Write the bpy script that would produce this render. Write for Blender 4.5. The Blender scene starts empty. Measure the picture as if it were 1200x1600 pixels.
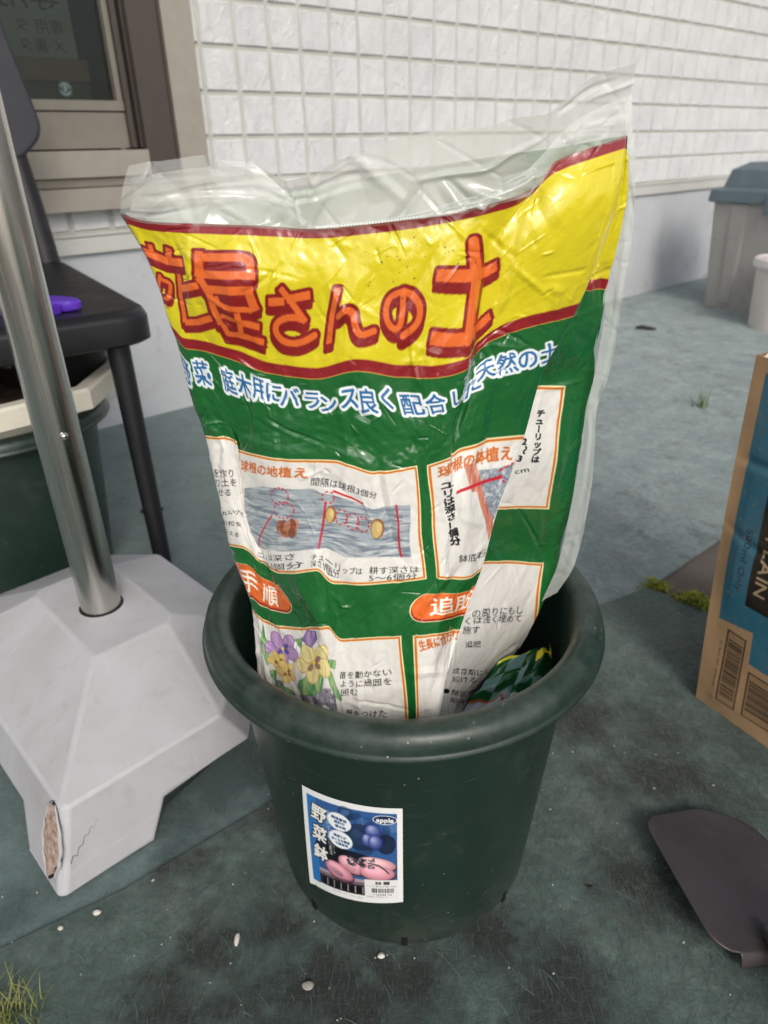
import bpy, bmesh, math, random
import numpy as np
from mathutils import Vector, Matrix

C = bpy.context.scene.collection
SC = bpy.context.scene
rad = math.radians

# ---------------------------------------------------------------- camera, sky, sun, exposure
cam_d = bpy.data.cameras.new("camera"); cam = bpy.data.objects.new("camera", cam_d); C.objects.link(cam)
_R = Vector((0.99972904, -0.01082366, -0.02060815)); _U = Vector((0.02327762, 0.4648553, 0.88508062)); _F = Vector((0.0, 0.88532051, -0.46498129))
cam.matrix_world = Matrix(((_R.x, _U.x, -_F.x, 0.0), (_R.y, _U.y, -_F.y, 0.0), (_R.z, _U.z, -_F.z, 0.65), (0, 0, 0, 1)))
cam_d.sensor_fit = 'VERTICAL'; cam_d.sensor_height = 36.0; cam_d.lens = 24.484
cam_d.clip_start = 0.02; cam_d.clip_end = 400
cam_d.dof.use_dof = True; cam_d.dof.focus_distance = 0.47; cam_d.dof.aperture_fstop = 9.5
SC.camera = cam

w = bpy.data.worlds.new("World"); SC.world = w; w.use_nodes = True
nt = w.node_tree; bg = nt.nodes["Background"]
sky = nt.nodes.new("ShaderNodeTexSky"); sky.sky_type = 'NISHITA'; sky.sun_disc = False
SUN_EL, SUN_AZ = 36.0, 163.0          # azimuth from +Y clockwise: behind the camera, to the right
sky.sun_elevation = rad(SUN_EL); sky.sun_rotation = rad(SUN_AZ)
sky.air_density = 1.0; sky.dust_density = 3.0
hsv = nt.nodes.new("ShaderNodeHueSaturation"); hsv.inputs["Saturation"].default_value = 0.28
nt.links.new(sky.outputs[0], hsv.inputs["Color"]); nt.links.new(hsv.outputs[0], bg.inputs["Color"])
bg.inputs["Strength"].default_value = 0.13
sd = bpy.data.lights.new("sun", 'SUN'); sun = bpy.data.objects.new("sun", sd); C.objects.link(sun)
sd.energy = 1.2; sd.angle = rad(20); sd.color = (1.0, 0.93, 0.82)
_d = Vector((math.sin(rad(SUN_AZ)) * math.cos(rad(SUN_EL)), math.cos(rad(SUN_AZ)) * math.cos(rad(SUN_EL)), math.sin(rad(SUN_EL))))
sun.rotation_euler = _d.to_track_quat('Z', 'Y').to_euler()
SC.view_settings.view_transform = 'Standard'; SC.view_settings.look = 'None'
SC.view_settings.exposure = 0.2; SC.view_settings.gamma = 1.0
SC.cycles.transparent_max_bounces = 16

# ---------------------------------------------------------------- helpers
def lin(c):
    return tuple(((x / 255) / 12.92 if x <= 10 else ((x / 255 + 0.055) / 1.055) ** 2.4) for x in c)

class N:
    """small node-graph helper"""
    def __init__(s, name):
        s.m = bpy.data.materials.new(name); s.m.use_nodes = True
        s.t = s.m.node_tree; s.p = s.t.nodes["Principled BSDF"]; s.out = s.t.nodes["Material Output"]
        s._co = None
    def co(s):
        if s._co is None:
            s._co = s.t.nodes.new("ShaderNodeTexCoord").outputs["Object"]
        return s._co
    def link(s, a, b): s.t.links.new(a, b)
    def mapv(s, scale=(1, 1, 1), rot=(0, 0, 0), src=None):
        n = s.t.nodes.new("ShaderNodeMapping"); n.inputs["Scale"].default_value = scale; n.inputs["Rotation"].default_value = rot
        s.link(src or s.co(), n.inputs["Vector"]); return n.outputs[0]
    def noise(s, scale, detail=4, rough=0.55, dist=0.0, vec=None):
        n = s.t.nodes.new("ShaderNodeTexNoise"); n.inputs["Scale"].default_value = scale; n.inputs["Detail"].default_value = detail
        n.inputs["Roughness"].default_value = rough; n.inputs["Distortion"].default_value = dist
        s.link(vec or s.co(), n.inputs["Vector"]); return n.outputs[0]
    def voro(s, scale, feature='F1', vec=None, out=0, rand=1.0):
        n = s.t.nodes.new("ShaderNodeTexVoronoi"); n.feature = feature; n.inputs["Scale"].default_value = scale
        n.inputs["Randomness"].default_value = rand
        s.link(vec or s.co(), n.inputs["Vector"]); return n.outputs[out]
    def ramp(s, src, a, b, ca=0.0, cb=1.0):
        n = s.t.nodes.new("ShaderNodeMapRange"); n.inputs[1].default_value = a; n.inputs[2].default_value = b
        n.inputs[3].default_value = ca; n.inputs[4].default_value = cb; n.clamp = True
        s.link(src, n.inputs[0]); return n.outputs[0]
    def math(s, op, a, b=None):
        n = s.t.nodes.new("ShaderNodeMath"); n.operation = op
        for k, x in enumerate((a, b)):
            if x is None: continue
            if isinstance(x, (int, float)): n.inputs[k].default_value = x
            else: s.link(x, n.inputs[k])
        return n.outputs[0]
    def mix(s, f, a, b, mode='MIX'):
        n = s.t.nodes.new("ShaderNodeMix"); n.data_type = 'RGBA'; n.blend_type = mode
        for k, x in ((0, f), (6, a), (7, b)):
            if isinstance(x, (int, float)): n.inputs[k].default_value = x
            elif isinstance(x, tuple): n.inputs[k].default_value = (*x, 1)
            else: s.link(x, n.inputs[k])
        return n.outputs[2]
    def attr(s, name):
        n = s.t.nodes.new("ShaderNodeAttribute"); n.attribute_name = name; return n.outputs["Color"]
    def bump(s, h, strength=0.3, dist=0.001, prev=None):
        n = s.t.nodes.new("ShaderNodeBump"); n.inputs["Strength"].default_value = strength; n.inputs["Distance"].default_value = dist
        s.link(h, n.inputs["Height"])
        if prev is not None: s.link(prev, n.inputs["Normal"])
        return n.outputs[0]
    def set(s, base=None, rough=None, spec=None, metal=None, normal=None, **kw):
        for k, x in (("Base Color", base), ("Roughness", rough), ("Specular IOR Level", spec), ("Metallic", metal), ("Normal", normal)) + tuple(kw.items()):
            if x is None: continue
            i = s.p.inputs[k]
            if isinstance(x, (int, float)): i.default_value = x
            elif isinstance(x, tuple): i.default_value = (*x, 1) if len(i.default_value) == 4 else x
            else: s.link(x, i)
        return s.m

def simple(name, col, rough=0.5, spec=0.5, metal=0.0, nscale=12.0, var=0.15, bscale=120.0, bstr=0.1, dirt=None, **kw):
    """a painted or moulded surface: slight colour variation, optional dirt, fine bump"""
    n = N(name); c = lin(col) if max(col) > 1.01 else col
    v = n.noise(nscale, 5)
    dark = tuple(x * (1 - var) for x in c); lite = tuple(min(1, x * (1 + var)) for x in c)
    b = n.mix(n.ramp(v, 0.3, 0.7), dark, lite)
    if dirt:
        dcol, lo, hi, sc = dirt
        b = n.mix(n.ramp(n.noise(sc, 8, 0.65, 0.6), lo, hi), b, lin(dcol))
    rg = n.ramp(n.noise(nscale * 2.3, 3), 0.25, 0.75, rough * 0.85, min(1, rough * 1.15))
    return n.set(base=b, rough=rg, spec=spec, metal=metal, normal=n.bump(n.noise(bscale, 4), bstr, 0.002), **kw)

def empty(name, label, cat, loc=(0, 0, 0), rot=(0, 0, 0), group=None):
    o = bpy.data.objects.new(name, None); C.objects.link(o); o.location = loc; o.rotation_euler = rot
    o.empty_display_size = 0.05
    return tag(o, label, cat, group)
def tag(o, label=None, cat=None, group=None, kind=None):
    for k, v in (("label", label), ("category", cat), ("group", group), ("kind", kind)):
        if v: o[k] = v
    return o
def link_mesh(name, me, m=None, parent=None, smooth=False, angle=None):
    o = bpy.data.objects.new(name, me); C.objects.link(o)
    if m: me.materials.append(m)
    if smooth:
        me.polygons.foreach_set("use_smooth", [True] * len(me.polygons))
        if angle: me.set_sharp_from_angle(angle=rad(angle))
    if parent: o.parent = parent
    return o
def from_bm(name, bm, m=None, parent=None, smooth=True, angle=35, wn=True):
    bmesh.ops.recalc_face_normals(bm, faces=bm.faces)
    me = bpy.data.meshes.new(name); bm.to_mesh(me); bm.free()
    o = link_mesh(name, me, m, parent, smooth, angle)
    if smooth and wn:
        md = o.modifiers.new("normals", 'WEIGHTED_NORMAL'); md.keep_sharp = True; md.weight = 80
    return o
def bevel(bm, w, seg=2, ang=30):
    es = [e for e in bm.edges if len(e.link_faces) == 2 and e.calc_face_angle(0) > rad(ang)]
    bmesh.ops.bevel(bm, geom=es, offset=w, segments=seg, profile=0.5, affect='EDGES', clamp_overlap=True)
def box_bm(x0, x1, y0, y1, z0, z1, bm=None):
    bm = bm or bmesh.new()
    v = [bm.verts.new((x, y, z)) for z in (z0, z1) for y in (y0, y1) for x in (x0, x1)]
    for f in ((0, 2, 3, 1), (4, 5, 7, 6), (0, 1, 5, 4), (2, 6, 7, 3), (0, 4, 6, 2), (1, 3, 7, 5)):
        bm.faces.new([v[i] for i in f])
    return bm
def box(name, dims, m, parent=None, bv=0.002):
    bm = box_bm(*dims)
    if bv: bevel(bm, bv)
    return from_bm(name, bm, m, parent)
def loft_bm(rings, cap0=True, cap1=True, bm=None):
    bm = bm or bmesh.new()
    rs = [[bm.verts.new(p) for p in r] for r in rings]; n = len(rs[0])
    for a, b in zip(rs, rs[1:]):
        for i in range(n):
            bm.faces.new((a[i], a[(i + 1) % n], b[(i + 1) % n], b[i]))
    if cap0: bm.faces.new(rs[0][::-1])
    if cap1: bm.faces.new(rs[-1])
    return bm
def ring(cx, cy, z, r, n=48, ph=0.0):
    return [(cx + r * math.cos(ph + 2 * math.pi * i / n), cy + r * math.sin(ph + 2 * math.pi * i / n), z) for i in range(n)]
def lathe_bm(profile, n=96, closed=False):
    return loft_bm([ring(0, 0, z, r, n) for r, z in profile], not closed, not closed)
def tube_bm(pts, radii, n=20, bm=None):
    pts = [Vector(p) for p in pts]; rings = []
    for i, p in enumerate(pts):
        t = (pts[min(i + 1, len(pts) - 1)] - pts[max(i - 1, 0)]).normalized()
        a = t.orthogonal().normalized() if i == 0 else (prev - t * prev.dot(t)).normalized()
        prev = a; b = t.cross(a); r = radii[i] if isinstance(radii, (list, tuple)) else radii
        rings.append([p + (a * math.cos(2 * math.pi * k / n) + b * math.sin(2 * math.pi * k / n)) * r for k in range(n)])
    return loft_bm(rings, bm=bm)
def grid_mesh(name, P, m, parent=None, color=None, smooth=True):
    """a sheet from an (n, m, 3) array of points, with an optional per-point print colour"""
    P = np.asarray(P, np.float32); n, k = P.shape[:2]
    me = bpy.data.meshes.new(name); me.vertices.add(n * k); me.vertices.foreach_set("co", P.reshape(-1))
    idx = np.arange(n * k).reshape(n, k)
    q = np.stack([idx[:-1, :-1], idx[1:, :-1], idx[1:, 1:], idx[:-1, 1:]], -1).reshape(-1, 4)
    me.loops.add(q.size); me.loops.foreach_set("vertex_index", q.reshape(-1).astype(np.int32))
    me.polygons.add(len(q)); me.polygons.foreach_set("loop_start", (np.arange(len(q)) * 4).astype(np.int32))
    me.update(calc_edges=True)
    if color is not None:
        a = me.color_attributes.new("print", 'FLOAT_COLOR', 'POINT')
        a.data.foreach_set("color", np.concatenate([color, np.ones((*color.shape[:2], 1))], -1).astype(np.float32).reshape(-1))
    return link_mesh(name, me, m, parent, smooth)
def pchip(yk, x):
    """monotone cubic through samples at 0, 1, 2, ... (first axis)"""
    yk = np.asarray(yk, float); d = np.diff(yk, axis=0); mm = np.zeros_like(yk); a = d[:-1]; b = d[1:]
    with np.errstate(all='ignore'):
        hm = 2 * a * b / (a + b)
    mm[1:-1] = np.where(a * b > 0, hm, 0); mm[0] = d[0]; mm[-1] = d[-1]
    i = np.clip(np.floor(x).astype(int), 0, len(yk) - 2); t = (x - i).reshape((-1,) + (1,) * (yk.ndim - 1))
    return (2 * t**3 - 3 * t**2 + 1) * yk[i] + (t**3 - 2 * t**2 + t) * mm[i] + (-2 * t**3 + 3 * t**2) * yk[i + 1] + (t**3 - t**2) * mm[i + 1]
def normals(P):
    n = np.cross(np.gradient(P, axis=1), np.gradient(P, axis=0)); return n / (np.linalg.norm(n, axis=-1, keepdims=True) + 1e-12)
def smooth_noise(shape, rx, ry, seed):
    r = np.random.default_rng(seed).standard_normal(shape); fy = np.fft.fftfreq(shape[0])[:, None]; fx = np.fft.rfftfreq(shape[1])[None]
    k = np.exp(-2 * (math.pi ** 2) * ((fx * rx) ** 2 + (fy * ry) ** 2)); o = np.fft.irfft2(np.fft.rfft2(r) * k, s=shape)
    return o / (o.std() + 1e-9)
def creases(u, v, n, rng, L=(25, 130), W=(3, 9), A=(0.0003, 0.0012), ang=None):
    """height of n random straight film creases over paper coordinates u, v"""
    h = np.zeros_like(u); u0, u1, v0, v1 = u.min(), u.max(), v.min(), v.max()
    for _ in range(n):
        cu, cv = rng.uniform(u0, u1), rng.uniform(v0, v1); th = rng.uniform(0, math.pi) if ang is None else rng.normal(*ang)
        l, w_, a = rng.uniform(*L), rng.uniform(*W), rng.uniform(*A) * rng.choice((-1, 1))
        du, dv = u - cu, v - cv; al = du * math.cos(th) + dv * math.sin(th); ac = -du * math.sin(th) + dv * math.cos(th) + 0.0015 * al ** 2 * rng.uniform(-1, 1)
        h += a * np.clip(1 - np.abs(ac) / w_, 0, 1) * np.clip(1 - (al / (l / 2)) ** 2, 0, 1)
    return h

# ---- printing: letters and shapes drawn in a flat sheet's own coordinates, stored as a colour per mesh point
_gl = {}
def glyph(ch):
    if ch not in _gl:
        cu = bpy.data.curves.new("glyph", 'FONT'); cu.body = ch; cu.resolution_u = 3
        o = bpy.data.objects.new("glyph", cu); C.objects.link(o); bpy.context.view_layer.update()
        me = o.evaluated_get(bpy.context.evaluated_depsgraph_get()).to_mesh(); me.calc_loop_triangles()
        co = np.array([v.co[:2] for v in me.vertices]); tr = np.array([t.vertices[:] for t in me.loop_triangles])
        bpy.data.objects.remove(o); bpy.data.curves.remove(cu)
        _gl[ch] = co[tr] if len(tr) else np.zeros((0, 3, 2))
    return _gl[ch]
def adv(ch):
    if ord(ch) > 255: return 1.0
    g = glyph(ch); return 0.3 if not len(g) else float(g[..., 0].max()) + 0.07
class Sheet:
    def __init__(s, u0, v0, u1, v1, sc, col):
        s.u0, s.v0, s.sc = u0, v0, sc; s.h, s.w = int((v1 - v0) * sc), int((u1 - u0) * sc)
        s.a = np.zeros((s.h, s.w, 3), np.float32); s.a[:] = col
    def px(s, p): return (np.asarray(p, float) - (s.u0, s.v0)) * s.sc
    def win(s, q, pad):
        x0, y0 = np.floor(q.min(0) - pad).astype(int); x1, y1 = np.ceil(q.max(0) + pad).astype(int) + 1
        x0, y0 = max(x0, 0), max(y0, 0); x1, y1 = min(x1, s.w), min(y1, s.h)
        return None if x1 <= x0 or y1 <= y0 else (x0, y0, x1, y1)
    def put(s, wn, m, col, al=1.0):
        x0, y0, x1, y1 = wn; r = s.a[y0:y1, x0:x1]; k = (m * al)[..., None]; r[:] = r * (1 - k) + np.asarray(col, np.float32) * k
    def tri_mask(s, T, wn):
        x0, y0, x1, y1 = wn; m = np.zeros((y1 - y0, x1 - x0), np.float32)
        for t in T:
            a, b, c = t; d = (b[0] - a[0]) * (c[1] - a[1]) - (b[1] - a[1]) * (c[0] - a[0])
            if abs(d) < 1e-9: continue
            if d < 0: b, c = c, b
            X0, Y0 = np.maximum(np.floor(t.min(0)).astype(int), (x0, y0)); X1, Y1 = np.minimum(np.ceil(t.max(0)).astype(int) + 1, (x1, y1))
            if X1 <= X0 or Y1 <= Y0: continue
            gx = np.arange(X0, X1)[None] + 0.5; gy = np.arange(Y0, Y1)[:, None] + 0.5; k = None
            for p, q in ((a, b), (b, c), (c, a)):
                e = ((q[0] - p[0]) * (gy - p[1]) - (q[1] - p[1]) * (gx - p[0])) >= -1e-6; k = e if k is None else k & e
            r = m[Y0 - y0:Y1 - y0, X0 - x0:X1 - x0]; r[k] = 1
        return m
    def poly(s, pts, col, al=1.0, tex=None):
        q = s.px(pts); wn = s.win(q, 1)
        if wn is None: return
        x0, y0, x1, y1 = wn; gx = np.arange(x0, x1)[None] + 0.5; gy = np.arange(y0, y1)[:, None] + 0.5
        m = np.zeros((y1 - y0, x1 - x0), bool)
        for p, r in zip(q, np.roll(q, -1, 0)):
            if p[1] == r[1]: continue
            xx = p[0] + (gy - p[1]) * (r[0] - p[0]) / (r[1] - p[1]); m ^= ((gy >= min(p[1], r[1])) & (gy < max(p[1], r[1]))) & (gx < xx)
        m = m.astype(np.float32)
        if tex is not None: m = m * tex(gx / s.sc + s.u0, gy / s.sc + s.v0)
        s.put(wn, m, col, al)
    def smask(s, pts, w_, rnd, wn):
        q = s.px(pts); r = w_ * s.sc / 2; x0, y0, x1, y1 = wn
        gx = np.arange(x0, x1)[None] + 0.5; gy = np.arange(y0, y1)[:, None] + 0.5; m = np.zeros((y1 - y0, x1 - x0), np.float32)
        for i in range(len(q) - 1):
            p, d = q[i], q[i + 1] - q[i]; L2 = max(d @ d, 1e-9); t = ((gx - p[0]) * d[0] + (gy - p[1]) * d[1]) / L2
            lo = 0 if (i == 0 and not rnd) else -9; hi = 1 if (i == len(q) - 2 and not rnd) else 9
            tt = np.clip(t, 0, 1); ds = np.hypot(gx - p[0] - tt * d[0], gy - p[1] - tt * d[1])
            m = np.maximum(m, np.clip(r - ds + 0.5, 0, 1) * ((t >= lo) & (t <= hi)))
        return m
    def stroke(s, pts, w_, col, rnd=True, al=1.0, dash=0):
        if dash:
            pts = np.asarray(pts, float); seg = np.r_[0, np.cumsum(np.hypot(*np.diff(pts, axis=0).T))]; k = 0.0
            while k < seg[-1]:
                e = np.linspace(k, min(k + dash * 0.6, seg[-1]), 4); s.stroke(np.stack([np.interp(e, seg, pts[:, 0]), np.interp(e, seg, pts[:, 1])], 1), w_, col, False, al); k += dash
            return
        wn = s.win(s.px(pts), w_ * s.sc)
        if wn: s.put(wn, s.smask(pts, w_, rnd, wn), col, al)
    def ell(s, c, rx, ry, col, al=1.0, th=0.0, n=40):
        t = np.linspace(0, 2 * math.pi, n, endpoint=False); x, y = rx * np.cos(t), ry * np.sin(t)
        s.poly(np.stack([c[0] + x * math.cos(th) - y * math.sin(th), c[1] + x * math.sin(th) + y * math.cos(th)], 1), col, al)
    def rect(s, u0, v0, u1, v1, col, al=1.0): s.poly([(u0, v0), (u1, v0), (u1, v1), (u0, v1)], col, al)
    def dil(s, m, r):
        R_ = int(math.ceil(r)); o = m.copy(); H, W_ = m.shape
        for dy in range(-R_, R_ + 1):
            for dx in range(-R_, R_ + 1):
                if abs(dx) > r or abs(dy) > r or abs(dx) + abs(dy) > 1.5 * r + 0.5: continue
                a = m[max(0, -dy):H - max(0, dy), max(0, -dx):W_ - max(0, dx)]; b = o[max(0, dy):H + min(0, dy), max(0, dx):W_ + min(0, dx)]
                np.maximum(b, a, out=b)
        return o
    def text(s, st, a, b, h, col, bold=0.0, outline=None, vertical=False, mirror=False):
        """letters run from a to b; h is the letter height; outline = (extra width, colour)"""
        a, b = np.asarray(a, float), np.asarray(b, float); d = b - a; L = np.hypot(*d)
        if vertical: ex = np.array([h, 0.0]); step = d / len(st); ups = -step
        else: ex = d / sum(map(adv, st)); ups = np.array([ex[1], -ex[0]]) / max(np.hypot(*ex), 1e-9) * h; step = None
        T = []; pos = a.copy()
        for ch in st:
            g = glyph(ch)
            if vertical:
                if len(g):
                    g = g - (0.5, 0.38)
                    if ch in 'ー～': g = np.stack([g[..., 1], -g[..., 0]], -1)
                    T.append(pos + step * 0.5 + g[..., :1] * ex + g[..., 1:] * ups)
                pos = pos + step
            else:
                if len(g): T.append(pos + g[..., :1] * ex + (g[..., 1:] - 0.38) * ups)
                pos = pos + ex * adv(ch)
        if not T: return
        T = np.concatenate(T); T = (T - (s.u0, s.v0)) * s.sc; o = (outline[0] if outline else 0) * s.sc; bd = bold * s.sc
        wn = s.win(T.reshape(-1, 2), o + bd + 3)
        if wn is None: return
        m = s.tri_mask(T, wn)
        if bd >= 0.7: m = s.dil(m, bd)
        if outline: s.put(wn, s.dil(m, o), outline[1])
        s.put(wn, m, col)
    def blur(s, sg):
        k = np.exp(-0.5 * (np.arange(-3, 4) / sg) ** 2); k /= k.sum()
        for ax in (0, 1):
            p = np.pad(s.a, [(3, 3) if i == ax else (0, 0) for i in range(3)], 'edge'); n = s.a.shape[ax]
            s.a = sum(k[i] * (p[i:i + n] if ax == 0 else p[:, i:i + n]) for i in range(7))
    def sample(s, u, v):
        x = np.clip((u - s.u0) * s.sc - 0.5, 0, s.w - 1.001); y = np.clip((v - s.v0) * s.sc - 0.5, 0, s.h - 1.001)
        i, j = y.astype(int), x.astype(int); fy, fx = (y - i)[..., None], (x - j)[..., None]; a = s.a
        c = (a[i, j] * (1 - fx) + a[i, j + 1] * fx) * (1 - fy) + (a[i + 1, j] * (1 - fx) + a[i + 1, j + 1] * fx) * fy
        c = c / 255.0; return np.where(c <= 0.04045, c / 12.92, ((c + 0.055) / 1.055) ** 2.4)
rng = np.random.default_rng(7); random.seed(7)
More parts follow.
